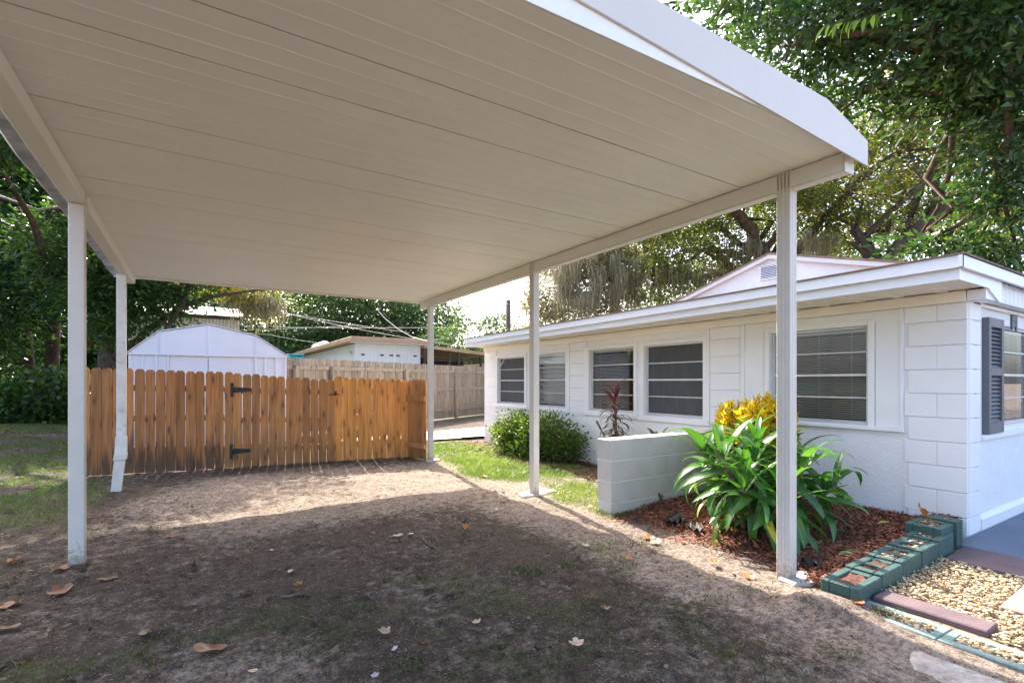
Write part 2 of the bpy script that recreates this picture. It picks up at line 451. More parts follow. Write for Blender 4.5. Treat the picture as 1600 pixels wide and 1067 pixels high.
M['drygrass'] = leafmat("dry_grass_blade", [(0, (0.035, 0.062, 0.014)), (0.4, (0.065, 0.085, 0.022)), (0.7, (0.12, 0.11, 0.04)), (1, (0.24, 0.18, 0.085))], 0.3, 0.6)
M['moss'] = leafmat("spanish_moss", [(0, (0.16, 0.155, 0.105)), (1, (0.34, 0.31, 0.21))], 0.4, 0.9, tcol=(0.40, 0.36, 0.22), spec=0.1)
M['mulch'] = leafmat("mulch_chip", [(0, (0.075, 0.029, 0.019)), (0.5, (0.22, 0.080, 0.046)), (1, (0.42, 0.20, 0.125))], 0.0, 0.85, spec=0.2)
M['litter'] = leafmat("leaf_litter", [(0, (0.035, 0.025, 0.018)), (0.6, (0.12, 0.078, 0.05)), (1, (0.32, 0.22, 0.14))], 0.1, 0.8, spec=0.2)
M['pebble'] = leafmat("river_pebble", [(0, (0.20, 0.12, 0.06)), (0.35, (0.42, 0.29, 0.15)), (0.7, (0.56, 0.42, 0.235)), (1, (0.66, 0.56, 0.40))], 0.0, 0.55)

def strapleaf(name, c1, c2, rib, trans=0.25, rough=0.3):
    t = NT(name)
    v = t.coord('Object', (1, 1, 1), rand=True)
    n = t.noise(v, 5, 4)
    col = t.ramp(n, [(0.3, c1), (0.7, c2)])
    oi = t.node("ShaderNodeObjectInfo")
    hs = t.node("ShaderNodeHueSaturation"); t.l.new(col, hs.inputs['Color'])
    t.l.new(t.val(oi.outputs['Random'], 0, 1, 0.7, 1.45), hs.inputs['Value'])
    t.l.new(t.val(oi.outputs['Random'], 0, 1, 0.51, 0.485), hs.inputs['Hue'])
    tc = t.node("ShaderNodeTexCoord"); sp = t.node("ShaderNodeSeparateXYZ"); t.l.new(tc.outputs['Object'], sp.inputs[0])
    ab = t.math('ABSOLUTE', sp.outputs['X'])
    col = t.mix(t.val(ab, 0.001, 0.005, 0.6, 0.0), hs.outputs[0], rib)
    wv = t.math('SINE', t.math('MULTIPLY', sp.outputs['X'], 900.0), 0)
    t.base(col); t.rough(rough)
    t.bump(wv, 0.12, 0.001)
    tr = t.node("ShaderNodeBsdfTranslucent")
    t.l.new(t.mix(1.0, col, (2.0, 2.0, 0.8), 'MULTIPLY'), tr.inputs[0])
    mx = t.node("ShaderNodeMixShader"); mx.inputs[0].default_value = trans
    t.l.new(t.bs.outputs[0], mx.inputs[1]); t.l.new(tr.outputs[0], mx.inputs[2])
    t.l.new(mx.outputs[0], t.out.inputs[0])
    return t.m
M['strap'] = strapleaf("strap_leaf", (0.030, 0.105, 0.022), (0.058, 0.170, 0.032), (0.12, 0.25, 0.06), 0.28)
M['strapold'] = strapleaf("yellowing_leaf", (0.30, 0.30, 0.03), (0.16, 0.24, 0.03), (0.35, 0.36, 0.08))
M['burgundy'] = strapleaf("burgundy_leaf", (0.085, 0.018, 0.028), (0.13, 0.030, 0.040), (0.18, 0.05, 0.06))
M['bronze'] = strapleaf("bronze_leaf", (0.075, 0.055, 0.035), (0.115, 0.075, 0.045), (0.15, 0.10, 0.06))
M['agave'] = strapleaf("agave_leaf", (0.045, 0.105, 0.035), (0.075, 0.15, 0.05), (0.10, 0.18, 0.07))
M['deadleaf'] = strapleaf("dead_leaf", (0.14, 0.066, 0.028), (0.215, 0.112, 0.05), (0.15, 0.07, 0.04), 0.12, 0.5)
M['deadpale'] = strapleaf("pale_dead_leaf", (0.42, 0.30, 0.20), (0.52, 0.40, 0.28), (0.3, 0.2, 0.13), 0.12, 0.6)
M['deadorange'] = strapleaf("orange_dead_leaf", (0.42, 0.15, 0.05), (0.50, 0.22, 0.085), (0.3, 0.1, 0.04), 0.15, 0.5)
M['deadwhite'] = strapleaf("bleached_leaf", (0.50, 0.47, 0.47), (0.60, 0.56, 0.54), (0.4, 0.36, 0.34), 0.1, 0.5)

def glassmat():
    t = NT("window_glass")
    t.n.remove(t.bs)
    tr = t.node("ShaderNodeBsdfTransparent"); tr.inputs[0].default_value = (0.80, 0.82, 0.82, 1)
    gl = t.node("ShaderNodeBsdfGlossy"); gl.inputs['Roughness'].default_value = 0.015; gl.inputs[0].default_value = (.9, .9, .9, 1)
    fr = t.node("ShaderNodeFresnel"); fr.inputs[0].default_value = 1.45
    mx = t.node("ShaderNodeMixShader")
    t.l.new(t.val(fr.outputs[0], 0, 1, 0.01, 0.9), mx.inputs[0])
    t.l.new(tr.outputs[0], mx.inputs[1]); t.l.new(gl.outputs[0], mx.inputs[2])
    t.l.new(mx.outputs[0], t.out.inputs[0])
    return t.m
M['glass'] = glassmat()

def groundmat():
    t = NT("dirt_ground")
    v = t.coord('Object')
    n1 = t.noise(v, 1.1, 5, 0.6, 0.3)
    n2 = t.noise(v, 11, 9, 0.80)
    n3 = t.noise(v, 70, 4, 0.7)
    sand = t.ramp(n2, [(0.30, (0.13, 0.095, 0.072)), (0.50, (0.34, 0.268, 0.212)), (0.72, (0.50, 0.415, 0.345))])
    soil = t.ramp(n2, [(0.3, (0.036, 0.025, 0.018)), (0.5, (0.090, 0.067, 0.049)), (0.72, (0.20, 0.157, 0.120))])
    a = t.node("ShaderNodeAttribute"); a.attribute_name = "sandy_sunlit"
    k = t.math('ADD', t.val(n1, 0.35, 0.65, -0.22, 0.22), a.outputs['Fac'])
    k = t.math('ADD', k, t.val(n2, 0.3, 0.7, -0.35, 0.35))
    col = t.mix(t.val(k, 0.25, 0.75), soil, sand)  # pale sand where sun falls, dark soil in shade: light put into albedo
    n5 = t.noise(v, 30, 8, 0.82, 0.4)
    col = t.mix(t.math('MULTIPLY', t.val(n5, 0.47, 0.60), 0.80), col, (0.050, 0.035, 0.026))  # dark specks, plus clod relief shading painted into the colour
    sp = t.val(n3, 0.54, 0.66)
    col = t.mix(t.math('MULTIPLY', sp, 0.7), col, (0.055, 0.038, 0.027))
    sp2 = t.val(t.noise(v, 85, 4, 0.6), 0.60, 0.68)
    col = t.mix(t.math('MULTIPLY', sp2, 0.7), col, (0.50, 0.42, 0.34))
    g = t.node("ShaderNodeAttribute"); g.attribute_name = "grassy"
    gk = t.math('MULTIPLY', t.val(t.math('ADD', g.outputs['Fac'], t.val(n2, 0.3, 0.7, -0.3, 0.3)), 0.35, 0.95), 0.8)
    gcol = t.ramp(n3, [(0.3, (0.045, 0.058, 0.020)), (0.7, (0.115, 0.125, 0.045))])
    col = t.mix(gk, col, gcol)
    t.base(col); t.rough(0.95); t.bs.inputs['Specular IOR Level'].default_value = 0.15
    n4 = t.noise(v, 28, 5, 0.75)
    b = t.bump(n2, 0.7, 0.035)
    b = t.bump(n4, 0.8, 0.020, b)
    t.bump(n3, 0.8, 0.010, b)
    return t.m
M['ground'] = groundmat()
M['mulchbed'] = simple("mulch_soil", (0.18, 0.070, 0.042), (0.050, 0.022, 0.015), 30, 0.95, 1.0, 60, bdist=0.02)
M['gravelbed'] = simple("gravel_bed", (0.36, 0.26, 0.15), (0.16, 0.11, 0.065), 40, 0.9, 1.0, 60, bdist=0.02)

# ------------------------------------------------------------------ masks on the ground
def grassy(x, y):
    x = np.asarray(x, float); y = np.asarray(y, float)
    n = fbm(x * 1.6 + 3, y * 1.6 + 8, 3) / 0.875
    lawn = sstep(2.95, 3.5, x + 0.5 * (n - .5)) * sstep(4.9, 5.9, y + 0.9 * (n - .5)) * sstep(9.9, 9.5, y) * sstep(5.15, 4.7, x)
    lawn = lawn * (0.55 + 0.45 * sstep(0.35, 0.5, n))
    strip = sstep(2.9, 3.2, x) * sstep(2.9, 3.4, y) * sstep(5.4, 4.9, y) * sstep(0.46, 0.60, n) * 0.7
    left = sstep(-0.35, -1.3, x + 0.9 * (n - .5)) * sstep(2.2, 3.6, y) * (0.42 + 0.65 * sstep(5.2, 7.5, y)) * sstep(17.5, 15.5, y) * sstep(0.34, 0.52, n)
    far = sstep(9.0, 9.6, y) * sstep(3.6, 2.8, x) * 0.6 * sstep(-2, -1, x)
    far2 = sstep(15, 17, y)
    patches = 0.62 * sstep(0.57, 0.70, fbm(x * 2.7 + 31, y * 2.7 + 2, 4) / 0.94) * sstep(3.0, 2.5, x) * sstep(4.4, 3.0, y) * 0.9
    return np.clip(np.maximum.reduce([lawn, strip, left, far, far2, patches]), 0, 1)
def sandy_sunlit(x, y):  # sand cover, raised where the ground is sunlit so the colour carries the sun
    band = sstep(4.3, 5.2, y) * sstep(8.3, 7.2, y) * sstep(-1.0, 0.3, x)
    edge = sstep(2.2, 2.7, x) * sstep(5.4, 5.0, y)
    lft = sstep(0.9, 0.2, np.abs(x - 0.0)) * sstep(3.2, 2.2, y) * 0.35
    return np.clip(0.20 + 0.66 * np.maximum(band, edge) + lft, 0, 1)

# ------------------------------------------------------------------ ground
def nonuni(a, b, step, ext):
    mid = list(np.arange(a, b + 1e-6, step)); lo = []; hi = []
    s = step; p = a
    while p > -ext: s *= 1.35; p -= s; lo.append(p)
    s = step; p = b
    while p < ext: s *= 1.35; p += s; hi.append(p)
    return np.array(lo[::-1] + mid + hi)
gx = nonuni(-4.2, 5.3, 0.028, 420); gy = nonuni(1.2, 9.6, 0.028, 420)
GX, GY = np.meshgrid(gx, gy)
nx, ny = len(gx), len(gy)
GV = np.stack([GX.ravel(), GY.ravel(), ground_h(GX, GY).ravel()], 1)
ii = (np.arange(ny - 1)[:, None] * nx + np.arange(nx - 1)[None]).ravel()
GF = np.stack([ii, ii + 1, ii + nx + 1, ii + nx], 1)
me = mesh_np("ground", GV, GF, M['ground'], True)
for nm, fn in (("grassy", grassy), ("sandy_sunlit", sandy_sunlit)):
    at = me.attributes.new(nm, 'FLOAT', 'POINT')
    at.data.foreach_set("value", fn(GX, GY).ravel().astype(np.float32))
prop(link("ground", me), kind="structure", label="bare sand and dirt yard with thin grass patches")

def gh(x, y): return float(ground_h(np.array([x]), np.array([y]))[0])

# patio, walk, concrete apron, mulch and gravel sheets
MB().box(4.93, 12, -4, 1.47, -0.2, 0.035, 0.01).build("patio", M['patio'], kind="structure")
MB().box(4.7, 13, 1.482, 9.58, -0.3, -0.05).build("house_footing", M['concrete'], kind="structure") if False else None

def sheet(name, mat, x0, x1, y0, y1, step, inside, hfun, kind="structure", smooth=True):
    xs = np.arange(x0, x1 + 1e-6, step); ys = np.arange(y0, y1 + 1e-6, step)
    X, Y = np.meshgrid(xs, ys); n = len(xs)
    V = np.stack([X.ravel(), Y.ravel(), hfun(X, Y).ravel()], 1)
    i = (np.arange(len(ys) - 1)[:, None] * n + np.arange(n - 1)[None]).ravel()
    F = np.stack([i, i + 1, i + n + 1, i + n], 1)
    cx = V[F].mean(1)
    F = F[inside(cx[:, 0], cx[:, 1])]
    used = np.unique(F); mp = np.zeros(len(V), int); mp[used] = np.arange(len(used))
    return prop(link(name, mesh_np(name, V[used], mp[F], mat, smooth)), kind=kind)

def walk_in(x, y):
    return (y > 10.0 + 0.05 * (x - 4)) & (y < 11.7 + 0.25 * (x - 5)) & (x > 2.6)
sheet("concrete_path", M['palecon'], 2.5, 9.6, 9.8, 13.2, 0.1, walk_in, lambda X, Y: 0.05 + 0 * X)
def apron_d(x, y):
    e1 = x - (2.66 + 0.20 * np.maximum(0, y - 0.5))
    e2 = 3.03 - x
    e3 = 0.99 - 0.5 * np.maximum(0, 2.85 - x) - y
    return np.minimum(np.minimum(e1, e2), e3) + 0.10 * (fbm(x * 7, y * 7, 4) - .45)
sheet("concrete_apron", M['sandcon'], 2.2, 3.06, -1.5, 1.2, 0.012, lambda x, y: apron_d(x, y) > -.05, lambda X, Y: np.maximum(ground_h(X, Y), 0) * sstep(.05, -.03, apron_d(X, Y)) + 0.007 * sstep(-.02, .03, apron_d(X, Y)) - .03 * sstep(.0, -.05, apron_d(X, Y)) + .004 * fbm(X * 25, Y * 25, 2))

def mulch_edge(y):
    return 3.50 + 0.16 * (fbm(y * 2.2 + 5, y * 0 + 1.7, 3) - .45) * 2 - 0.28 * sstep(2.0, 1.6, y)
def mulch_h(X, Y):
    d = X - mulch_edge(Y)
    return np.clip(0.012 + 0.05 * sstep(0, 0.6, d) + 0.05 * sstep(0.5, 1.9, d), 0, .2) - 0.05 * sstep(0.04, -0.12, d) + 0.022 * (fbm(X * 9, Y * 9, 3) - .45) + 0.05 * sstep(1.85, 1.58, Y)
sheet("mulch_bed", M['mulchbed'], 3.1, 5.33, 1.55, 3.54, 0.03, lambda x, y: x > mulch_edge(y) - 0.12, mulch_h)
sheet("bush_bed", M['mulchbed'], 4.1, 5.33, 3.76, 9.6, 0.06, lambda x, y: x > 4.42 + 0.25 * (fbm(x * 2 + 7, y * 2, 3) - .4) + 0.25 * sstep(7.8, 9.0, y), lambda X, Y: ground_h(X, Y) + 0.012 + 0.02 * fbm(X * 8, Y * 8, 2))
sheet("gravel_bed", M['gravelbed'], 3.05, 5.0, -2.0, 1.42, 0.05, lambda x, y: x > 3.26, lambda X, Y: 0.022 + 0.012 * fbm(X * 8, Y * 8, 2))

# ------------------------------------------------------------------ leaf & blade mesh makers
def unit(v): return v / (np.linalg.norm(v, axis=-1, keepdims=True) + 1e-9)
def leaves_mesh(name, P, D, L, W, mat, tint, fold=0.25):
    """P base points (n,3), D directions, L lengths, W widths"""
    n = len(P); D = unit(D)
    R = RNG.normal(size=(n, 3)); S = unit(np.cross(D, R)); N = np.cross(S, D)
    L = np.broadcast_to(L, n)[:, None]; W = np.broadcast_to(W, n)[:, None]
    mid = P + D * L * 0.45
    V = np.stack([P, mid + S * W * 0.5 + N * W * fold, P + D * L - N * L * 0.12, mid - S * W * 0.5 + N * W * fold], 1).reshape(-1, 3)
    b = np.arange(n)[:, None] * 4
    F = np.concatenate([b + np.array([[0, 1, 2]]), b + np.array([[0, 2, 3]])], 0)
    return mesh_np(name, V, F, mat, False, np.repeat(tint, 4))

def crown_points(ells, n_leaf, clumps, sigma, shell=0.55):
    """ells: list of (cx,cy,cz,rx,ry,rz); leaves gathered in clumps inside the ellipsoids -> points, outward dirs, clump ids, clump centres"""
    vol = np.array([e[3] * e[4] * e[5] for e in ells]) ** 0.75
    pc = vol / vol.sum()
    k = RNG.choice(len(ells), clumps, p=pc); E = np.array(ells)[k]
    d = unit(RNG.normal(size=(clumps, 3)))
    r = shell + (1 - shell) * RNG.random(clumps) ** 0.6
    C = E[:, :3] + d * r[:, None] * E[:, 3:]
    size = RNG.gamma(2.2, 0.45, clumps) + 0.15
    cid = RNG.choice(clumps, n_leaf, p=size / size.sum())
    g = RNG.normal(size=(n_leaf, 3)) * np.array([1, 1, 0.62])
    P = C[cid] + g * sigma * (0.6 + 0.5 * size[cid])[:, None]
    D = unit(g + 0.7 * d[cid] + RNG.normal(size=(n_leaf, 3)) * 0.7 + np.array([0, 0, -0.35]))
    return P, D, cid, C, k

def limb_path(a, b, n=6, wob=0.12, sag=0.0):
    a = np.array(a, float); b = np.array(b, float); L = np.linalg.norm(b - a)
    t = np.linspace(0, 1, n)[:, None]
    p = a + (b - a) * t
    w = RNG.normal(size=(n, 3)) * wob * L * 0.25; w[0] = 0; w[-1] = 0
    p = p + w
    p[:, 2] += sag * L * np.sin(np.pi * t[:, 0])
    return p

def tree(label, base, trunk_pts, trunk_r, ells, mat, n_leaf, clumps, sigma, leaf, bark='bark', limbs=(), group=None, name="oak_tree", tint_bias=0.0, moss=None, twigs=True, wl=0.45, cat="tree", yellow=None, shell=0.55):
    root = empty(name, base, label=label, cat=cat, group=group)
    inv = np.array(base, float)
    mb = MB()
    tp = np.array(trunk_pts, float)
    fl = np.linspace(0, 1, len(tp)); rr = trunk_r * (1 - 0.55 * fl); rr[0] *= 1.35
    mb.tube(tp - inv, rr, 10)
    mb.build("trunk", M[bark], root, True)
    lb = MB()
    for pts, r0, r1 in limbs:
        pts = np.array(pts, float)
        # refine
        t = np.linspace(0, len(pts) - 1, (len(pts) - 1) * 4 + 1)
        q = np.stack([np.interp(t, np.arange(len(pts)), pts[:, i]) for i in range(3)], 1)
        q[1:-1] += RNG.normal(size=(len(q) - 2, 3)) * r0 * 0.25
        lb.tube(q - inv, np.linspace(r0, r1, len(q)), 9)
    P, D, cid, C, k = crown_points(ells, n_leaf, clumps, sigma, shell)
    if twigs:
        for e in ells:
            q = limb_path(tp[-1] if RNG.random() < .6 else tp[max(0, len(tp) - 2)], e[:3], 6, 0.35, 0.06)
            L = np.linalg.norm(q[0] - q[-1])
            lb.tube(q - inv, np.linspace(min(trunk_r * 0.4, 0.045 * L + .03), 0.025, 6), 6)
        for i in range(min(len(C), 90)):
            q = limb_path(np.array(ells[k[i]])[:3], C[i], 4, 0.5)
            lb.tube(q - inv, np.linspace(0.022, 0.006, 4), 4, False)
    if lb.v: lb.build("limbs", M[bark], root, True)
    tb = RNG.random(clumps)
    tint = np.clip(0.40 + tint_bias + 0.30 * (tb[cid] - .5) + RNG.normal(size=n_leaf) * 0.17, 0, 1)
    if yellow:
        ysel = RNG.random(clumps) < yellow
        tint = np.where(ysel[cid], np.clip(tint + 0.45, 0, 1), tint)
    Ln = leaf * (0.45 + 1.0 * RNG.random(n_leaf))
    me = leaves_mesh("crown", P - inv, D, Ln, Ln * wl, M[mat], tint)
    c = prop(link("crown", me, root), kind="stuff")
    if moss:
        moss_obj(root, inv, *moss)
    return root

def moss_obj(root, inv, anchors, per, length, width=0.03, spread=0.25):
    A = np.array(anchors, float); n = len(A) * per
    a = A[np.repeat(np.arange(len(A)), per)] + RNG.normal(size=(n, 3)) * np.array([spread, spread, spread * 0.5])
    L = length * (0.3 + 0.9 * RNG.random(n))
    th = RNG.random(n) * 6.28
    s = np.stack([np.cos(th), np.sin(th), np.zeros(n)], 1)
    K = 5
    V = []
    off = np.zeros((n, 3))
    for i in range(K):
        t = i / (K - 1)
        p = a + off; p = p.copy(); p[:, 2] -= L * t
        w = width * (1 - 0.75 * t) * (0.6 + 0.8 * RNG.random(n))
        V += [p - s * w[:, None] * 0.5, p + s * w[:, None] * 0.5]
        off = off + RNG.normal(size=(n, 3)) * np.array([0.03, 0.03, 0])
    V = np.stack(V, 1).reshape(-1, 3) - inv
    b = np.arange(n)[:, None] * (2 * K)
    F = np.concatenate([b + np.array([[2 * i, 2 * i + 1, 2 * i + 3, 2 * i + 2]]) for i in range(K - 1)], 0)
    tint = np.repeat(RNG.random(n), 2 * K)
    prop(link("hanging_moss", mesh_np("hanging_moss", V, F, M['moss'], False, tint), root), kind="stuff")

# pixel (1600-wide photo) + forward distance -> world point
cs, sn = math.cos(YAW), math.sin(YAW)
def at(px, py, w):
    r = (px - 800) / 785.0; u = (597 - py) / 785.0
    return np.array([(r * cs + sn) * w, (-r * sn + cs) * w, 1.28 + u * w])
def on_ground(px, py, z=0.0):
    w = (z - 1.28) * 785.0 / (597 - py); p = at(px, py, w); return p[0], p[1]

# ------------------------------------------------------------------ CARPORT
def build_carport():
    root = empty("carport", (3.25, 1.81, 0), label="open cream metal carport with flat panelled roof on slim posts", cat="carport")
    o = np.array([3.25, 1.81, 0])
    def add(mb, name, mat, parent=root, **kw):
        mb.v = [tuple(np.array(v) - o) for v in mb.v]
        return mb.build(name, mat, parent, **kw)
    # fluted right posts
    def fluted(x, y, z0, z1, wx, wy, n=4):
        """square tube whose -X face carries grooves"""
        pts = []
        x0, x1, y0, y1 = x - wx / 2, x + wx / 2, y - wy / 2, y + wy / 2
        prof = [(x0, y1 - 0.006)]
        for i in range(n):
            c = y1 - wy * (i + 0.5) / n; d = wy * 0.045
            prof += [(x0, c + d), (x0 + 0.004, c + d * .5), (x0 + 0.004, c - d * .5), (x0, c - d)]
        prof += [(x0, y0 + 0.004), (x0 + 0.004, y0)]
        for i in range(2):
            c = x0 + wx * (i + 0.7) / 2.4; d = 0.004
            prof += [(c - d, y0), (c - d * .5, y0 + 0.003), (c + d * .5, y0 + 0.003), (c + d, y0)]
        prof += [(x1 - 0.004, y0), (x1, y0 + 0.004), (x1, y1 - 0.004), (x1 - 0.004, y1), (x0 + 0.006, y1)]
        return MB().prism(prof[::-1], 'z', z0, z1)
    for (x, y, z0) in ((3.245, 1.81, 0.0), (3.245, 4.68, 0.0), (3.255, 7.67, 0.0)):
        p = add(fluted(x, y, z0 - 0.05, 2.628, 0.078, 0.092), "post", M['post'])
        for dz in (2.575,):
            b = MB().tube([(x - 0.050, y + 0.012, dz), (x - 0.040, y + 0.012, dz), (x - 0.036, y + 0.012, dz)], [0.004, 0.008, 0.008], 10)
            add(b, "bolt", M['post'], p)
    for (x, y) in ((-0.71, 1.81), (-0.71, 4.66)):
        p = add(MB().box(x - 0.045, x + 0.045, y - 0.04, y + 0.04, -0.05, 2.538, 0.005), "post", M['post'])
        add(MB().box(x + 0.046, x + 0.052, y - 0.03, y + 0.03, 2.46, 2.62, 0.001), "bracket", M['post'], p)
    # dented far-left post: upper tube, sleeve and leaning foot
    x, y = -0.735, 7.42
    p = add(MB().box(x - 0.045, x + 0.045, y - 0.04, y + 0.04, 0.62, 2.538, 0.004), "post", M['oldpost'], label="dented post with a leaning repair sleeve at its foot")
    q = MB()
    secs = [(0.64, 0.052, 0.0), (0.46, 0.055, -0.004), (0.43, 0.060, -0.006), (0.38, 0.060, -0.012), (0.36, 0.050, -0.015), (0.05, 0.048, -0.045), (-0.06, 0.050, -0.055)]
    V = []; F = []
    for z, h, dx in secs:
        V += [(x + dx - h, y - h, z), (x + dx + h, y - h, z), (x + dx + h, y + h, z), (x + dx - h, y + h, z)]
    for i in range(len(secs) - 1):
        for k in range(4):
            F.append((i * 4 + k, (i + 1) * 4 + k, (i + 1) * 4 + (k + 1) % 4, i * 4 + (k + 1) % 4))
    F.append((3, 2, 1, 0)); q.add(V, [f[::-1] for f in F])
    add(q, "sleeve", M['oldpost'], p)
    # beams
    b = add(MB().box(3.21, 3.29, 1.45, 8.02, 2.512, 2.626, 0.004), "beam", M['cream'])
    add(MB().box(3.198, 3.302, 1.440, 1.452, 2.505, 2.628, 0.002), "beam_cap", M['post'], b)
    add(MB().box(3.2005, 3.209, 1.46, 8.02, 2.508, 2.520), "lip", M['post'], b)
    for yy in (2.9, 6.1):
        add(MB().tube([(3.209, yy, 2.565), (3.203, yy, 2.565)], [0.007, 0.006], 8), "bolt", M['post'], b)
    b = add(MB().box(-0.765, -0.665, 1.45, 8.05, 2.54, 2.627, 0.004), "beam", M['cream'])
    for yy in (4.66, 7.9):
        add(MB().box(-0.663, -0.655, yy + 0.05, yy + 0.13, 2.545, 2.622, 0.002), "splice_plate", M['cream'], b)
    # galvanised flashing outside the far beam, in two lengths with a torn joint
    for (ya, yb, dz) in ((1.3, 5.55, 0.0), (5.58, 7.95, 0.012)):
        g = MB()
        ys = np.linspace(ya, yb, 26)
        prof = [(-0.775, 2.612), (-0.80, 2.597), (-0.862, 2.590), (-0.880, 2.605), (-0.884, 2.66), (-0.878, 2.66), (-0.874, 2.608), (-0.860, 2.598), (-0.80, 2.605), (-0.775, 2.620)]
        V = []; n = len(prof)
        for yv in ys:
            j = RNG.normal() * 0.0035; k = RNG.normal() * 0.003
            V += [(px_ + j, yv, pz + dz + k) for px_, pz in prof]
        F = [(i * n + a, i * n + (a + 1) % n, (i + 1) * n + (a + 1) % n, (i + 1) * n + a) for i in range(len(ys) - 1) for a in range(n)]
        g.add(V, F)
        add(g, "flashing", M['galv'])
    # ceiling panels
    seams = [1.44] + [1.74 + 0.366 * i for i in range(18)]
    for i in range(len(seams) - 1):
        y0, y1 = seams[i], min(seams[i + 1], 8.08)
        w = y1 - y0
        if w < 0.03: break
        gp = (.0056 if i % 3 != 1 else .0026); prof = [(0, .018), (gp * .8, .010), (gp, 0), (.005, 0), (.010, 0), (w * .16, 0)]
        for g in (1 / 3, 2 / 3):
            c = w * g
            prof += [(c - .009, 0), (c - .005, 0), (c - .0026, -.0032), (c + .0026, -.0032), (c + .005, 0), (c + .009, 0), (c + w / 6, 0)]
        prof = prof[:-1] + [(w * .84, 0), (w - .010, 0), (w - .004, 0), (w - .0016, 0), (w - .0012, .010), (w, .018)]
        xs = np.linspace(-0.86, 3.35, 40)
        n = len(prof); V = []
        bow = RNG.normal(size=(40, 1)) * 0.0002 * np.ones((1, n))
        bow += (np.interp(xs, np.linspace(-1, 3.4, 12), RNG.normal(size=12) * 0.0012))[:, None] * np.sin(math.pi * np.array([p[0] for p in prof]) / w)[None]
        for dnt in range(RNG.poisson(1.2)):
            xc = RNG.uniform(-.5, 3.2); yc_ = RNG.uniform(.05, w - .05)
            bow += 0.0065 * np.exp(-((xs - xc) / 0.09) ** 2)[:, None] * np.exp(-((np.array([p[0] for p in prof]) - yc_) / .03) ** 2)[None]
        for a, xv in enumerate(xs):
            yo = (1.41 + (3.35 - xv) * .0307) if i == 0 else y0; V += [(xv, yo + py_ * (y1 - yo) / w, 2.631 + pz + bow[a, c] * (1 if 1 < c < n - 2 else 0)) for c, (py_, pz) in enumerate(prof)]
        F = [(a * n + c, a * n + c + 1, (a + 1) * n + c + 1, (a + 1) * n + c) for a in range(39) for c in range(n - 1)]
        mbp = MB().add(V, F)
        mbp.v = [tuple(np.array(v) - o) for v in mbp.v]
        me = mbp.mesh("roof_panel", M['ceiling'])
        me.polygons.foreach_set("use_smooth", np.ones(len(me.polygons), dtype=bool))
        link("roof_panel", me, root)
    add(MB().box(-0.88, 3.345, 1.56, 8.09, 2.652, 2.70), "roof_light_cover", M['cream'])  # unseen sheet added above the panels to stop light leaking through seams
    # front fascia, its white edge channel, side and rear trims
    sk_ = lambda X: 1.392 + (3.36 - X) * .0307
    poly = [(-0.9, 2.718), (1.12, 2.718), (3.362, 2.557), (3.362, 2.702), (2.93, 2.826), (1.5, 2.870), (-0.9, 2.870)]
    n_ = len(poly)
    v = [(px_, sk_(px_), pz) for px_, pz in poly] + [(px_, sk_(px_) + .010, pz) for px_, pz in poly]
    fm = MB().add(v, [tuple(range(n_)), tuple(range(n_, 2 * n_))[::-1]] + [(k, n_ + k, n_ + (k + 1) % n_, (k + 1) % n_) for k in range(n_)])
    f = add(fm, "front_fascia", M['fascia2'])
    ecp = [(-.89, 2.629), (3.35, 2.629), (3.35, 2.690), (2.92, 2.812), (1.5, 2.855), (-.89, 2.855)]
    sk2 = lambda X: 1.4058 + (3.35 - X) * .0303
    n2_ = len(ecp)
    ec = MB().add([(a, sk2(a), b) for a, b in ecp] + [(a, sk2(a) + .007, b) for a, b in ecp], [tuple(range(n2_)), tuple(range(n2_, 2 * n2_))[::-1]] + [(k, n2_ + k, n2_ + (k + 1) % n2_, (k + 1) % n2_) for k in range(n2_)])
    add(ec, "edge_channel", M['bright'])
    for zz in (2.675, 2.715):
        pass
    add(MB().box(3.352, 3.364, 1.412, 8.1, 2.625, 2.69), "side_trim", M['fascia2'])
    add(MB().box(-0.88, 3.36, 8.094, 8.106, 2.618, 2.715), "rear_trim", M['cream'])
    for px_ in (276, 453, 600):
        r = (px_ - 800) / 785.0; t = 8.10 / (-r * sn + cs); X = (r * cs + sn) * t
        add(MB().box(X - 0.03, X + 0.03, 8.060, 8.092, 2.595, 2.632, 0.003), "clip", M['cream'])
    return root
M['fascia2'] = simple("carport_fascia", (0.69, 0.65, 0.585), (0.655, 0.615, 0.55), 2.2, 0.4, 0.06, 4)
build_carport()
# footings under the right posts
def blob(name, mat, cx, cy, rx, ry, z0, z1, rot=0, n=18, jag=0.12, **kw):
    rr = 1 + jag * (RNG.random(n) - .5)
    pts = []
    for i in range(n):
        a = 2 * math.pi * i / n
        x, y = rx * rr[i] * math.cos(a), ry * rr[i] * math.sin(a)
        pts.append((x * math.cos(rot) - y * math.sin(rot), x * math.sin(rot) + y * math.cos(rot)))
    V = [(p[0], p[1], z0) for p in pts] + [(p[0], p[1], z1 - .012) for p in pts] + [(p[0] * .92, p[1] * .92, z1) for p in pts]
    F = [tuple(range(2 * n, 3 * n))]
    for k in (0, 1):
        F += [(k * n + i, k * n + (i + 1) % n, (k + 1) * n + (i + 1) % n, (k + 1) * n + i) for i in range(n)]
    return prop(link(name, mesh_py(name, V, F, mat), None, (cx, cy, 0)), **kw)
blob("concrete_footing", M['concrete'], 3.33, 4.73, 0.25, 0.15, -0.05, 0.024, 0.2, 13, 0.35, label="round pale concrete pad under the middle carport post", cat="footing", group="concrete pads under carport posts")
blob("concrete_footing", M['concrete'], 3.345, 1.72, 0.20, 0.12, -0.05, 0.026, -0.5, 8, 0.25, label="angular concrete pad under the front carport post beside green blocks", cat="footing", group="concrete pads under carport posts")
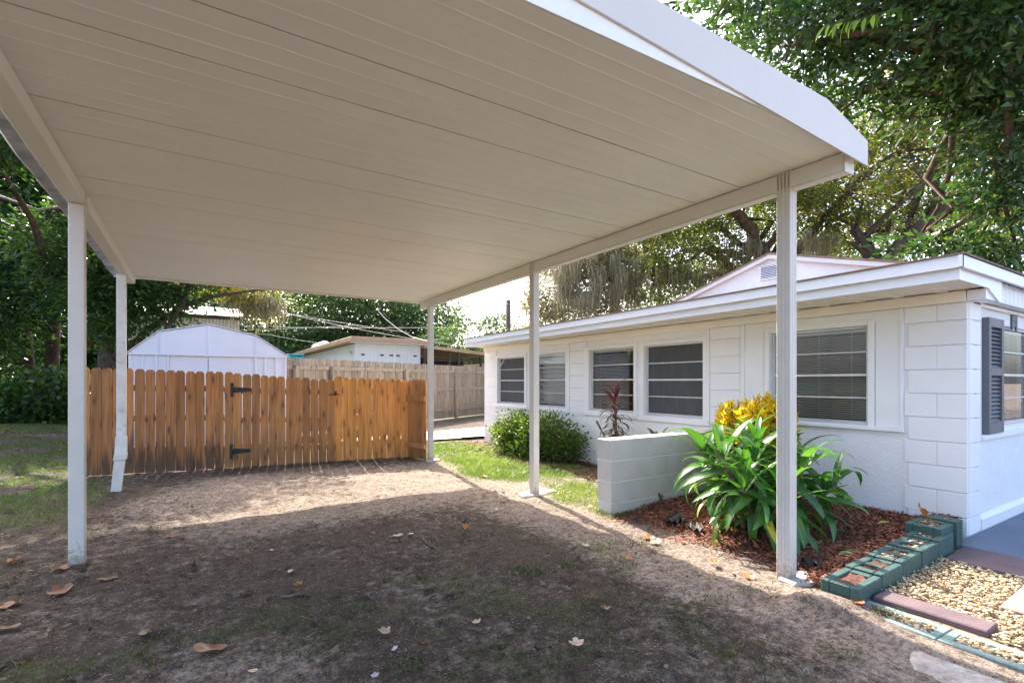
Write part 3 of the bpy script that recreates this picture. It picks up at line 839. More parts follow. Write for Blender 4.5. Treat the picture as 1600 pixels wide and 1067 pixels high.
blob("concrete_footing", M['concrete'], 3.28, 7.64, 0.13, 0.12, -0.05, 0.02, 0, 10, 0.3, label="small half buried concrete pad under the carport post by the fence corner", cat="footing", group="concrete pads under carport posts")

# ------------------------------------------------------------------ HOUSE
_bm = {}
def block_mesh(dx, dy, dz, mat, bev=0.0035, name="concrete_block"):
    key = (round(dx, 3), round(dy, 3), round(dz, 3), mat.name)
    if key not in _bm:
        _bm[key] = MB().box(-dx / 2, dx / 2, -dy / 2, dy / 2, -dz / 2, dz / 2, bev).mesh(name, mat)
    return _bm[key]

def build_house():
    H = empty("white_house", (5.32, 1.48, 0), label="long low white concrete block house with dark windows and deep eaves", cat="house")
    o = np.array([5.32, 1.48, 0])
    def add(mb, name, mat, parent=H, smooth=False, **kw):
        mb.v = [tuple(np.array(v) - o) for v in mb.v]
        return mb.build(name, mat, parent, smooth, **kw)
    FX = 5.326
    wins = [(2.20, 3.15, .875, 1.81, 'blind'), (4.0, 4.97, .82, 1.79, 'screen'), (5.16, 6.13, .83, 1.79, 'blind2'), (6.73, 7.70, .83, 1.79, 'crumple'), (7.99, 9.0, .84, 1.775, 'screen2')]
    w = MB()
    EPS = .0
    w.box(FX, FX + .14, 1.486, 9.56, -0.2, .80)
    w.box(FX, FX + .14, 1.486, 9.56, 1.815, 2.06)
    ys = [1.486] + [v for a in wins for v in a[:2]] + [9.56]
    for a, b in zip(ys[0::2], ys[1::2]): w.box(FX + .0005, FX + .1395, a, b, .80, 1.815)
    for (a, b, z0, z1, k) in wins:
        if z0 > .80: w.box(FX + .0005, FX + .1395, a, b, .80, z0)
        if z1 < 1.815: w.box(FX + .0005, FX + .1395, a, b, z1, 1.815)
    # other outer walls, floor and attic deck (closed, so rooms are dark)
    w.box(FX + .001, 12.0, 9.42, 9.561, -0.2, 2.06)
    w.box(11.9, 12.02, 1.6, 9.41, -0.2, 2.06)
    w.box(5.6, 6.13, 1.505, 1.63, -0.2, 2.06); w.box(7.25, 12.0, 1.505, 1.63, -0.2, 2.06)
    w.box(6.131, 7.249, 1.505, 1.63, -0.2, .88); w.box(6.131, 7.249, 1.505, 1.63, 1.80, 2.06)
    add(w, "wall", M['stucco'])
    r = MB()
    r.box(5.47, 11.9, 1.64, 9.4, -0.05, 0.0); r.box(5.47, 11.9, 1.64, 9.4, 2.0, 2.05)
    r.box(7.6, 7.65, 1.64, 9.41, 0.0, 2.0); r.box(5.47, 7.6, 3.6, 3.66, 0, 2.0); r.box(5.47, 7.6, 6.4, 6.46, 0, 2.0)
    add(r, "room_shell", M['room'])
    # painted block courses
    z0c = -0.035; ch = 0.203
    bh, bw = ch - 0.006, 0.406
    holes = []
    def course(ya, yb, za, zb, seed=0, bw=0.406):
        i0 = int(math.floor((za - z0c) / ch + .01))
        for i in range(i0, 40):
            lo, hi = z0c + i * ch, z0c + (i + 1) * ch
            lo2, hi2 = max(lo, za), min(hi, zb)
            if hi2 - lo2 < 0.035: 
                if lo > zb: break
                continue
            off = (i % 2) * bw / 2 + 0.06 + 1.48 - 0.06
            k = math.floor((ya - off) / bw)
            while off + k * bw < yb:
                a, b = max(ya, off + k * bw), min(yb, off + (k + 1) * bw)
                k += 1
                if b - a < 0.03: continue
                dy, dz = b - a - 0.0016, hi2 - lo2 - 0.005
                me = block_mesh(0.03, dy, dz, M['block'])
                link("concrete_block", me, H, (FX - 0.012 + 0.015 - 0.004 + random.uniform(-.0012, .0012) - o[0], (a + b) / 2 - o[1], (lo2 + hi2) / 2))
    course(1.484, 1.915, -0.04, 1.935)
    course(3.50, 9.558, -0.04, .735)
    course(3.50, 3.90, .735, 1.935, bw=40.0)
    course(6.25, 6.62, .735, 1.935, bw=40.0)
    course(9.12, 9.558, .735, 1.935, bw=40.0)
    # return of the corner pier on the patio side
    for i in range(10):
        z = z0c + i * ch
        hi = min(z + ch, 1.935)
        if hi - z < .04: break
        me = block_mesh(0.262, 0.03, hi - z - .006, M['block'])
        link("concrete_block", me, H, (5.4685 - o[0] + .001, 1.492 - o[1] + random.uniform(-.001, .001), (z + hi) / 2))
    # flat panels and trim round the windows
    t = MB()
    t.box(5.312, 5.325, 1.95, 2.135, .875, 1.93); t.box(5.312, 5.325, 3.215, 3.44, .875, 1.93); t.box(5.3125, 5.3245, 2.1355, 3.2145, 1.83, 1.93)
    t.box(5.300, 5.326, 1.918, 1.948, .835, 1.93, .003); t.box(5.300, 5.326, 3.442, 3.492, .0, 1.93, .003)
    add(t, "flat_panel", M['white'])
    t = MB(); t.box(5.288, 5.33, 1.93, 3.46, .835, .873, .005)
    for (a, b, z0, z1, k) in wins:
        t.box(5.302, 5.3255, a - .055, a - .001, z0 - .01, z1 + .05, .003); t.box(5.302, 5.3255, b + .001, b + .055, z0 - .01, z1 + .05, .003)
        t.box(5.3025, 5.325, a - .0005, b + .0005, z1 + .002, z1 + .05, .003)
        if k != 'blind': t.box(5.292, 5.3255, a - .09, b + .09, z0 - .075, z0 - .011, .004)
    t.box(5.3035, 5.325, 3.905, 3.944, .74, 1.93, .002); t.box(5.3035, 5.325, 6.187, 6.245, .74, 1.93, .002)
    t.box(5.3035, 5.325, 6.625, 6.672, .74, 1.93, .002); t.box(5.3035, 5.325, 9.057, 9.115, .74, 1.93, .002)
    add(t, "window_trim", M['trim'])
    t = MB(); t.box(5.290, 5.327, 1.49, 9.56, 1.936, 2.026, .003)
    add(t, "frieze", M['soffit'])
    # windows
    def window(a, b, z0, z1, style, plane='x'):
        P = (lambda u0, u1, d0, d1, q0, q1: (d0, d1, u0, u1, q0, q1)) if plane == 'x' else (lambda u0, u1, d0, d1, q0, q1: (u0, u1, d0, d1, q0, q1))
        D = 5.385 if plane == 'x' else 1.555
        def bx(mb, u0, u1, d0, d1, q0, q1, bev=0): mb.box(*P(u0, u1, D + d0, D + d1, q0, q1), bev)
        f = MB(); fw = .022
        bx(f, a, a + fw, -.03, .02, z0, z1, .002); bx(f, b - fw, b, -.03, .02, z0, z1, .002)
        bx(f, a + fw, b - fw, -.0295, .0195, z1 - fw, z1, .002); bx(f, a + fw, b - fw, -.034, .0195, z0, z0 + .035, .002)
        fr = add(f, "window", M['alu'])
        n = 4; hh = (z1 - z0 - fw - .035) / n
        for i in range(1, n):
            m = MB(); zc = z0 + .035 + hh * i; q = .013 if i == 2 else .0075
            bx(m, a + fw, b - fw, -.028 if i == 2 else -.02, .01, zc - q, zc + q, .002)
            add(m, "crossbar", M['alu'], fr)
        m = MB()
        if plane == 'x': m.add([(D - .004, a + fw, z0 + .03), (D - .004, a + fw, z1 - fw), (D - .004, b - fw, z1 - fw), (D - .004, b - fw, z0 + .03)], [(0, 1, 2, 3)])
        else: m.add([(a + fw, D - .004, z0 + .03), (b - fw, D - .004, z0 + .03), (b - fw, D - .004, z1 - fw), (a + fw, D - .004, z1 - fw)], [(0, 1, 2, 3)])
        pn = add(m, "pane", M['glass'], fr)
        # crank stiles on each side of the sashes
        for (u0, u1) in ((a + fw, a + fw + .012), (b - fw - .012, b - fw)):
            m = MB(); bx(m, u0, u1, -.022, .004, z0 + .035, z1 - fw, .001)
            add(m, "stile", M['alu'], fr)
        if style.startswith('screen'):
            m = MB(); bx(m, a + fw, b - fw, -.014, -.0125, z0 + .036, z1 - fw - .001)
            add(m, "insect_screen", M['screen'], fr)
            if style == 'screen2':
                m = MB()
                u = b - fw - .02
                V = [P(u - .17, 0, D - .0105, 0, z1 - fw - .012, 0), ]
                pts = [(u - .16, z1 - fw - .006), (u - .13, z1 - fw - .006), (u - .0, z1 - fw - .12), (u - .0, z1 - fw - .16)]
                m.v = [(D - .0235, p[0], p[1]) for p in pts] + [(D - .019, p[0], p[1]) for p in pts]
                m.f = [(0, 1, 2, 3), (7, 6, 5, 4), (0, 4, 5, 1), (1, 5, 6, 2), (2, 6, 7, 3), (3, 7, 4, 0)]
                add(m, "bent_screen_edge", M['alu'], fr)
        else:
            m = MB(); pitch = .0215; z = z0 + .05
            zt = z1 - fw - .03
            tot = int((zt - z) / pitch)
            for i in range(tot):
                zz = z + i * pitch
                tilt = .0095; dz0 = dz1 = 0
                if style == 'crumple':
                    tilt = .017 + .005 * math.sin(i * 1.7); dz0 = .012 * math.sin(i * 2.3) ; dz1 = .014 * math.sin(i * 1.3 + 1)
                if style == 'blind2' : tilt = .012
                segs = 6; ua, ub = a + fw + .015, b - fw - .015
                if style == 'blind2' : ua += .16
                us = np.linspace(ua, ub, segs + 1)
                for s_ in range(segs):
                    u0, u1 = us[s_], us[s_ + 1]
                    e0 = dz0 * (1 - s_ / segs) + dz1 * s_ / segs + (0.006 * math.sin(s_ * 2.1 + i) if style == 'crumple' else -.0015 * math.sin(math.pi * s_ / segs))
                    s1 = s_ + 1
                    e1 = dz0 * (1 - s1 / segs) + dz1 * s1 / segs + (0.006 * math.sin(s1 * 2.1 + i) if style == 'crumple' else -.0015 * math.sin(math.pi * s1 / segs))
                    d0, d1 = D + .012, D + .030
                    if plane == 'x':
                        m.add([(d0, u0, zz + e0), (d0, u1, zz + e1), (d1, u1, zz + e1 + tilt), (d1, u0, zz + e0 + tilt)], [(0, 1, 2, 3)])
                    else:
                        m.add([(u0, d0, zz + e0), (u1, d0, zz + e1), (u1, d1, zz + e1 + tilt), (u0, d1, zz + e0 + tilt)], [(0, 1, 2, 3)])
            bl = add(m, "blind", M['blind'], fr); bl["kind"] = "stuff"
            m = MB(); bx(m, a + fw + .01, b - fw - .01, .011, .034, z1 - fw - .028, z1 - fw - .002, .003)
            add(m, "headrail", M['blind'], fr)
            m = MB()
            for q in (.18, .5, .82):
                u = a + (b - a) * q; bx(m, u - .002, u + .002, .009, .011, z0 + .04, z1 - fw - .02)
            add(m, "ladder_cord", M['blind'], fr)
            if style == 'crumple':      # white sheet added behind the bent slats to brighten the window
                m = MB(); bx(m, a + .10, b - .16, .05, .055, z0 + .08, z1 - .12)
                add(m, "brightening_sheet", M['blind'], fr)
            if style == 'blind2':
                m = MB(); bx(m, a + fw + .01, a + .16, .075, .085, z0 + .02, z1 - .03)
                for i_ in range(3): bx(m, a + .04 + i_ * .04, a + .055 + i_ * .04, .068, .076, z0 + .02, z1 - .03)
                add(m, "curtain", M['curtain'], fr)
        return fr
    for wv in wins: window(*wv)
    window(6.13, 7.25, .88, 1.80, 'blind', 'y')
    # shutter with two louvred fields
    sx0, sx1, sz0, sz1 = 5.725, 6.115, .835, 1.835
    s = MB()
    s.box(sx0, sx0 + .055, 1.455, 1.503, sz0, sz1, .003); s.box(sx1 - .055, sx1, 1.455, 1.503, sz0, sz1, .003)
    for (q0, q1) in ((sz0, sz0 + .10), (sz0 + .50, sz0 + .57), (sz1 - .08, sz1)): s.box(sx0 + .055, sx1 - .055, 1.456, 1.5025, q0, q1, .003)
    s.box(sx0 + .05, sx1 - .05, 1.497, 1.502, sz0 + .05, sz1 - .05)
    sh = add(s, "shutter", M['shutter'])
    def louv(q0, q1):
        n = int((q1 - q0) / .034)
        for i in range(n):
            z = q0 + (i + .5) * (q1 - q0) / n
            m = MB(); x0, x1 = sx0 + .057, sx1 - .057
            m.add([(x0, 1.462, z - .016), (x1, 1.462, z - .016), (x1, 1.466, z - .018), (x0, 1.466, z - .018), (x0, 1.488, z + .016), (x1, 1.488, z + .016), (x1, 1.492, z + .013), (x0, 1.492, z + .013)],
                  [(0, 1, 5, 4), (3, 7, 6, 2), (0, 3, 2, 1), (4, 5, 6, 7), (0, 4, 7, 3), (1, 2, 6, 5)])
            add(m, "louvre", M['shutter'], sh)
    louv(sz0 + .102, sz0 + .498); louv(sz0 + .572, sz1 - .082)
    # small weathered grey bracket above the window
    m = MB().box(6.50, 6.66, 1.490, 1.5035, 1.855, 1.915, .002).box(6.50, 6.54, 1.4905, 1.5035, 1.775, 1.8545, .002).box(6.62, 6.66, 1.4905, 1.5035, 1.765, 1.8545, .002).box(6.55, 6.61, 1.493, 1.5035, 1.80, 1.8545, .002)
    add(m, "wall_bracket", M['numeral'])
    # window sill / base ledge / corrugated skirt on the patio side
    add(MB().box(5.66, 7.4, 1.47, 1.505, .785, .83, .004), "sill", M['trim'])
    add(MB().add([(5.61, 1.47, .0), (12, 1.47, .0), (12, 1.47, .12), (5.61, 1.47, .12), (5.61, 1.504, .15), (12, 1.504, .15), (5.61, 1.504, 0), (12, 1.504, 0)],
                 [(0, 1, 2, 3), (3, 2, 5, 4), (0, 3, 4, 6), (1, 7, 5, 2)]), "base_ledge", M['white'])
    add(MB().box(5.60, 12, 1.475, 1.5045, 1.915, 1.945, .003), "head_trim", M['soffit'])
    n = 220; xs = np.linspace(5.62, 9.2, n); V = []
    for xv in xs:
        ph = (xv * 8.5) % 1.0
        y = 1.405 - .014 * min(1, max(0, 3.2 * (0.5 - abs(ph - .5)) - .3))
        V += [(xv, y, 1.952), (xv, y, 2.125)]
    F = [(2 * i, 2 * i + 2, 2 * i + 3, 2 * i + 1) for i in range(n - 1)]
    m = MB().add(V, F); m.add([(5.62, 1.402, 1.952), (5.62, 1.47, 1.952), (5.62, 1.47, 2.125), (5.62, 1.402, 2.125)], [(0, 1, 2, 3)])
    m.add([(5.62, 1.405, 1.9515), (9.2, 1.405, 1.9515), (9.2, 1.472, 1.9515), (5.62, 1.472, 1.9515)], [(0, 1, 2, 3)])
    add(m, "corrugated_skirt", M['fascia'])
    # soffit panels, fascia, roof
    ex = lambda y: 4.66 + (4.885 - 4.66) * (y - 1.35) / (9.62 - 1.35)     # eave line
    y = 1.37
    while y < 9.55:
        y2 = min(y + .305, 9.60)
        m = MB(); k = 4
        for i in range(k):
            a, b = y + (y2 - y) * i / k + .003, y + (y2 - y) * (i + 1) / k - .003
            zz = 2.036 if i < k - 1 else 2.027
            m.add([(ex(a) + .01, a, zz), (5.289, a, zz), (5.289, b, zz), (ex(b) + .01, b, zz), (ex(a) + .01, a, zz + .012), (5.289, a, zz + .012), (5.289, b, zz + .012), (ex(b) + .01, b, zz + .012)],
                  [(0, 3, 2, 1), (4, 5, 6, 7), (0, 1, 5, 4), (1, 2, 6, 5), (2, 3, 7, 6), (3, 0, 4, 7)])
        add(m, "soffit_panel", M['soffit'])
        y = y2
    def skew(mb, x0, x1, z0, z1, ya=1.345, yb=9.62):
        v = []
        for yy in (ya, yb):
            v += [(ex(yy) + x0, yy, z0), (ex(yy) + x1, yy, z0), (ex(yy) + x1, yy, z1), (ex(yy) + x0, yy, z1)]
        return mb.add(v, [(0, 3, 2, 1)[::-1], (4, 5, 6, 7)[::-1], (0, 1, 5, 4)[::-1], (1, 2, 6, 5)[::-1], (2, 3, 7, 6)[::-1], (3, 0, 4, 7)[::-1]])
    add(skew(MB(), 0, .018, 2.022, 2.112), "fascia_board", M['fascia'])
    add(skew(MB(), -.035, -.012, 2.104, 2.192, 1.318, 9.63), "drip_fascia", M['fascia'])
    m = MB().prism([(4.662, 2.024), (4.662, 2.112), (5.618, 2.112), (5.618, 1.935), (5.56, 1.935), (5.30, 2.024)], 'y', 1.352, 1.366)
    m.box(5.30, 5.617, 1.3665, 1.4835, 1.942, 2.024)
    add(m, "soffit_end", M['fascia'])
    add(MB().box(4.612, 9.3, 1.318, 1.340, 2.104, 2.190), "drip_fascia", M['fascia'])
    add(MB().box(4.665, 9.3, 1.367, 1.384, 2.126, 2.189), "skirt_rail", M['fascia'])
    rf = MB()
    zr = lambda x: 2.192 + .168 * (x - 4.6)
    def slab(pts, th=.012):
        v = [(p[0], p[1], p[2]) for p in pts] + [(p[0], p[1], p[2] + th) for p in pts]
        k = len(pts)
        rf.add(v, [tuple(range(k))[::-1], tuple(range(k, 2 * k))] + [(i, (i + 1) % k, k + (i + 1) % k, k + i) for i in range(k)])
    xa, xb = ex(1.31) - .05, ex(9.64) - .05
    # low hip on the patio end, long slope on the carport side, far slope down behind
    slab([(xa, 1.305, 2.193), (xb, 9.64, 2.193), (9.0, 9.64, 2.92), (9.0, 5.4, 2.92)])
    slab([(xa, 1.305, 2.194), (9.0, 5.4, 2.921), (12.6, 1.305, 2.194)])
    slab([(9.0, 5.4, 2.919), (9.0, 9.64, 2.919), (12.6, 9.64, 2.193), (12.6, 1.305, 2.193)])
    add(rf, "roof", M['shingle'])
    rk = MB().prism([(xb + .06, 2.06), (xb + .06, 2.19), (9.0, 2.915), (12.5, 2.19), (12.5, 2.06)], 'y', 9.57, 9.60)
    add(rk, "gable_end", M['white'])
    # raised gable with louvred vent
    gx_, yc, hw = 6.5, 3.83, 1.76
    zt, zb = 2.955, 2.955 - .46 * hw / 1.65
    m = MB().prism([(yc - hw, zb), (yc, zt), (yc + hw, zb), (yc + hw, 2.15), (yc - hw, 2.15)], 'x', gx_, gx_ + .08)
    add(m, "raised_gable", M['gable'])
    sl_ = .46 / 1.65
    for s_ in (-1, 1):
        v = []
        for xx in (gx_ - .07, 9.4):
            e = hw + .10
            v += [(xx, yc, zt + .02), (xx, yc + s_ * e, zt + .02 - sl_ * e), (xx, yc + s_ * e, zt + .045 - sl_ * e), (xx, yc, zt + .045)]
        q = MB().add(v, [(0, 1, 2, 3), (7, 6, 5, 4), (0, 4, 5, 1), (1, 5, 6, 2), (2, 6, 7, 3), (3, 7, 4, 0)])
        add(q, "raised_roof", M['shingle'])
        v = []
        for xx in (gx_ - .064, gx_ - .002):
            e = hw + .095
            v += [(xx, yc, zt - .035), (xx, yc + s_ * e, zt - .035 - sl_ * e), (xx, yc + s_ * e, zt + .0185 - sl_ * e), (xx, yc, zt + .0185)]
        q = MB().add(v, [(0, 1, 2, 3), (7, 6, 5, 4), (0, 4, 5, 1), (1, 5, 6, 2), (2, 6, 7, 3), (3, 7, 4, 0)])
        add(q, "rake_trim", M['rooftrim'])
    vy0, vy1, vz0, vz1 = 3.55, 3.985, 2.655, 2.855
    m = MB(); m.box(gx_ - .02, gx_ + .001, vy0, vy0 + .018, vz0, vz1); m.box(gx_ - .02, gx_ + .001, vy1 - .018, vy1, vz0, vz1)
    m.box(gx_ - .0195, gx_ + .001, vy0 + .018, vy1 - .018, vz1 - .018, vz1); m.box(gx_ - .0195, gx_ + .001, vy0 + .018, vy1 - .018, vz0, vz0 + .018)
    v_ = add(m, "gable_vent", M['gable'])
    add(MB().box(gx_ - .004, gx_ - .001, vy0 + .018, vy1 - .018, vz0 + .018, vz1 - .018), "vent_screen", M['dark'], v_)
    for i in range(7):
        z = vz0 + .03 + i * .0225
        m = MB().add([(gx_ - .020, vy0 + .018, z), (gx_ - .020, vy1 - .018, z), (gx_ - .006, vy1 - .018, z + .013), (gx_ - .006, vy0 + .018, z + .013),
                      (gx_ - .020, vy0 + .018, z - .003), (gx_ - .020, vy1 - .018, z - .003), (gx_ - .006, vy1 - .018, z + .010), (gx_ - .006, vy0 + .018, z + .010)],
                     [(0, 1, 2, 3), (7, 6, 5, 4), (0, 4, 5, 1), (3, 2, 6, 7)])
        add(m, "louvre", M['gable'], v_)
    return H
build_house()

# ------------------------------------------------------------------ low block planter wall
def build_planter():
    W = empty("planter_wall", (3.36, 3.55, 0), label="low grey white painted block wall jutting out from the house", cat="wall")
    x0, x1, y0, y1 = 3.36, 5.318, 3.56, 3.755
    MB().box(x0 + .006 - 3.36, x1 - 3.36, y0 + .006 - 3.55, y1 - .006 - 3.55, -.1, .715).build("core", M['white'], W)
    zs = [-.15, .115, .32, .525, .728]
    for i in range(4):
        lo, hi = zs[i], zs[i + 1]
        off = .2 if i % 2 else .4
        xs = [x0]; 
        xx = x0 + off
        while xx < x1 - .45: xs.append(xx + .4); xx += .8
        xs.append(x1)
        for a, b in zip(xs[:-1], xs[1:]):
            me = block_mesh(b - a - .0008, y1 - y0, hi - lo - .007, M['block2'], .004)
            link("concrete_block", me, W, ((a + b) / 2 - 3.36, (y0 + y1) / 2 - 3.55 + random.uniform(-.001, .001), (lo + hi) / 2))
    # dark crack scratched into the upper course
    MB().add([(.20, .0065, .625), (.205, .0065, .628), (.262, .0065, .553), (.257, .0065, .550)], [(0, 1, 2, 3)]).build("crack", M['dark'], W) if False else None
M['block2'] = simple("planter_block", (0.61, 0.575, 0.51), (0.54, 0.50, 0.435), 5, 0.62, 0.5, 120, rnd=0.02, bdist=0.003, dirt=(0.55, 0.50, 0.43))
build_planter()

# ------------------------------------------------------------------ FENCES
def picket_mesh(name, w, h, th, mat, cut=None):
    cut = cut or w * .24
    return MB().prism([(-w / 2, 0), (w / 2, 0), (w / 2, h - cut), (w / 2 - cut, h), (-w / 2 + cut, h), (-w / 2, h - cut)], 'y', -th / 2, th / 2).mesh(name, mat)

def picket_run(root, p0, p1, n, z0, z1, h0, h1, mat, gap=.006, names="picket", th=.017, tjit=.006):
    p0 = np.array(p0); p1 = np.array(p1); L = np.linalg.norm(p1 - p0); ang = math.atan2(p1[1] - p0[1], p1[0] - p0[0])
    pitch = L / n; w = pitch - gap
    vars_ = [picket_mesh("picket", w * k, 1.0, th, mat, w * .22) for k in (1.0, .985, .992, .978)]
    org = np.array(root.location)
    for i in range(n):
        t = (i + .5) / n; p = p0 + (p1 - p0) * t
        h = h0 + (h1 - h0) * t + random.uniform(-.006, .006); z = z0 + (z1 - z0) * t + random.uniform(-.006, .006)
        j = random.uniform(-.0025, .0025)
        link(names, vars_[random.randrange(4)], root, (p[0] - org[0], p[1] - org[1] + j, z - org[2]), (random.uniform(-.004, .004), random.uniform(-tjit, tjit), ang + random.uniform(-.03, .03)), (1, 1, h))
    return ang
def rail(root, p0, p1, z0, z1, off, mat, name="rail", hw=.042, th=.035):
    p0 = np.array(p0); p1 = np.array(p1); d = (p1 - p0) / np.linalg.norm(p1 - p0); nrm = np.array([-d[1], d[0]])
    org = np.array(root.location); a = p0 + nrm * off; b = p1 + nrm * off
    v = []
    for p, z in ((a, z0), (b, z1)):
        for s, q in ((0, -hw), (th, -hw), (th, hw), (0, hw)):
            v.append((p[0] + nrm[0] * s - org[0], p[1] + nrm[1] * s - org[1], z + q - org[2]))
    return MB().add(v, [(0, 1, 2, 3), (7, 6, 5, 4), (0, 4, 5, 1), (1, 5, 6, 2), (2, 6, 7, 3), (3, 7, 4, 0)]).build(name, mat, root)

FA, FB, FC, FD = (-1.33, 8.86), (.36, 8.62), (1.90, 8.42), (3.10, 8.29)
fl = empty("picket_fence", (*FA, 0), label="reddish cedar picket fence with dark mildew at its foot left of gate".replace(" left of gate", " beside the dented post"), cat="fence", group="cedar pickets along the back of the carport")
picket_run(fl, FA, FB, 14, .012, -.005, 1.475, 1.435, M['wood'], .0065)
for z in (.30, .75, 1.18): rail(fl, FA, FB, z + .03, z, .014, M['wood'])
for t in (0.03, .97):
    p = np.array(FA) + (np.array(FB) - np.array(FA)) * t
    MB().box(p[0] - FA[0] - .045, p[0] - FA[0] + .045, p[1] - FA[1] + .05, p[1] - FA[1] + .14, -.3, 1.36).build("post", M['wood'], fl)
# board lying at the foot of the fence
gt = empty("picket_gate", (*FB, 0), label="wide cedar picket gate hung on two black strap hinges with a latch", cat="gate", group="cedar pickets along the back of the carport")
picket_run(gt, FB, FC, 13, -.002, -.035, 1.43, 1.345, M['woodgate'], .0055)
for z in (.27, .71, 1.15): rail(gt, FB, FC, z, z - .03, .014, M['woodgate'])
def strap_hinge(x, z):
    p = np.array(FB) + (np.array(FC) - np.array(FB)) / np.linalg.norm(np.array(FC) - np.array(FB)) * x
    ang = math.atan2(FC[1] - FB[1], FC[0] - FB[0])
    hg = link("hinge", MB().box(-.028, .014, -.012, -.004, -.105, .105, .004).mesh("hinge", M['dark']), gt, (p[0] - FB[0], p[1] - FB[1] - .010, z), (0, 0, ang))
    m = MB().prism([(.018, .042), (.23, .026), (.245, .015), (.245, -.015), (.23, -.026), (.018, -.042)], 'y', -.011, -.004)
    link("hinge_strap", m.mesh("hinge_strap", M['dark']), hg)
    link("hinge_knuckle", MB().tube([(.016, -.011, -.04), (.016, -.011, .04)], .009, 10).mesh("hinge_knuckle", M['dark'], True), hg)
    for bx_ in (.06, .13, .20):
        link("screw", MB().tube([(bx_, -.014, 0), (bx_, -.011, 0)], [.004, .007], 8).mesh("screw", M['rust']), hg)
strap_hinge(.11, 1.165); strap_hinge(.10, .245)
fr_ = empty("picket_fence", (*FC, 0), label="bright orange fresh cedar picket panel between the gate latch and carport post", cat="fence", group="cedar pickets along the back of the carport")
picket_run(fr_, FC, FD, 10, -.02, .0, 1.385, 1.32, M['woodnew'], .004)
picket_run(fr_, (3.11, 8.27), (3.225, 7.77), 5, .0, .0, 1.325, 1.325, M['woodgate'], .003)
for z in (.27, .71, 1.12): rail(fr_, FC, FD, z, z, .014, M['woodnew'])
rail(fr_, (3.11, 8.27), (3.225, 7.77), .22, .22, -.055, M['woodgate']); rail(fr_, (3.11, 8.27), (3.225, 7.77), 1.0, 1.0, -.055, M['woodgate'])
MB().box(.0, .09, .05, .14, -.3, 1.30).build("post", M['woodgate'], fr_)
MB().box(1.17, 1.26, -.12, -.03, -.3, 1.28).build("post", M['woodgate'], fr_)
MB().box(1.33, 1.345, -.20, -.02, .20, .26).build("rail_end", M['woodnew'], fr_) if False else None
lt = MB().box(-.09, .07, -.030, -.020, 1.075, 1.090, .002).box(.0, .030, -.040, -.018, 1.065, 1.135, .003)
la = lt.build("latch", M['rust'], gt); la.location = (FC[0] - FB[0], FC[1] - FB[1], 0)

# far weathered fence, rail side towards us
GA, GB = np.array([1.72, 12.35]), np.array([10.3, 17.75])
ff = empty("stockade_fence", (*GA, 0), label="tall weathered grey wood fence with its rails towards the yard", cat="fence")
Lf = np.linalg.norm(GB - GA); nf = 84
picket_run(ff, GA, GB, nf, .10, .02, 1.74, 1.86, M['woodgrey'], .006, tjit=.004)
zr0, zr1 = .10, .02
for z in (.26, .95, 1.56): rail(ff, GA, GB, z + .06, z + .10, -.052, M['woodgrey'], hw=.044)
# sun-bleached cap strip hiding the picket tips' back
nrm = np.array([-(GB - GA)[1], (GB - GA)[0]]) / Lf
for t in (.02, .13, .42, .70, .93):
    p = GA + (GB - GA) * t - nrm * .10
    link("post", MB().box(-.045, .045, -.045, .045, -.3, 1.66, .003).mesh("post", M['woodgrey']), ff, (p[0] - GA[0], p[1] - GA[1], 0), (0, 0, math.atan2((GB - GA)[1], (GB - GA)[0])))

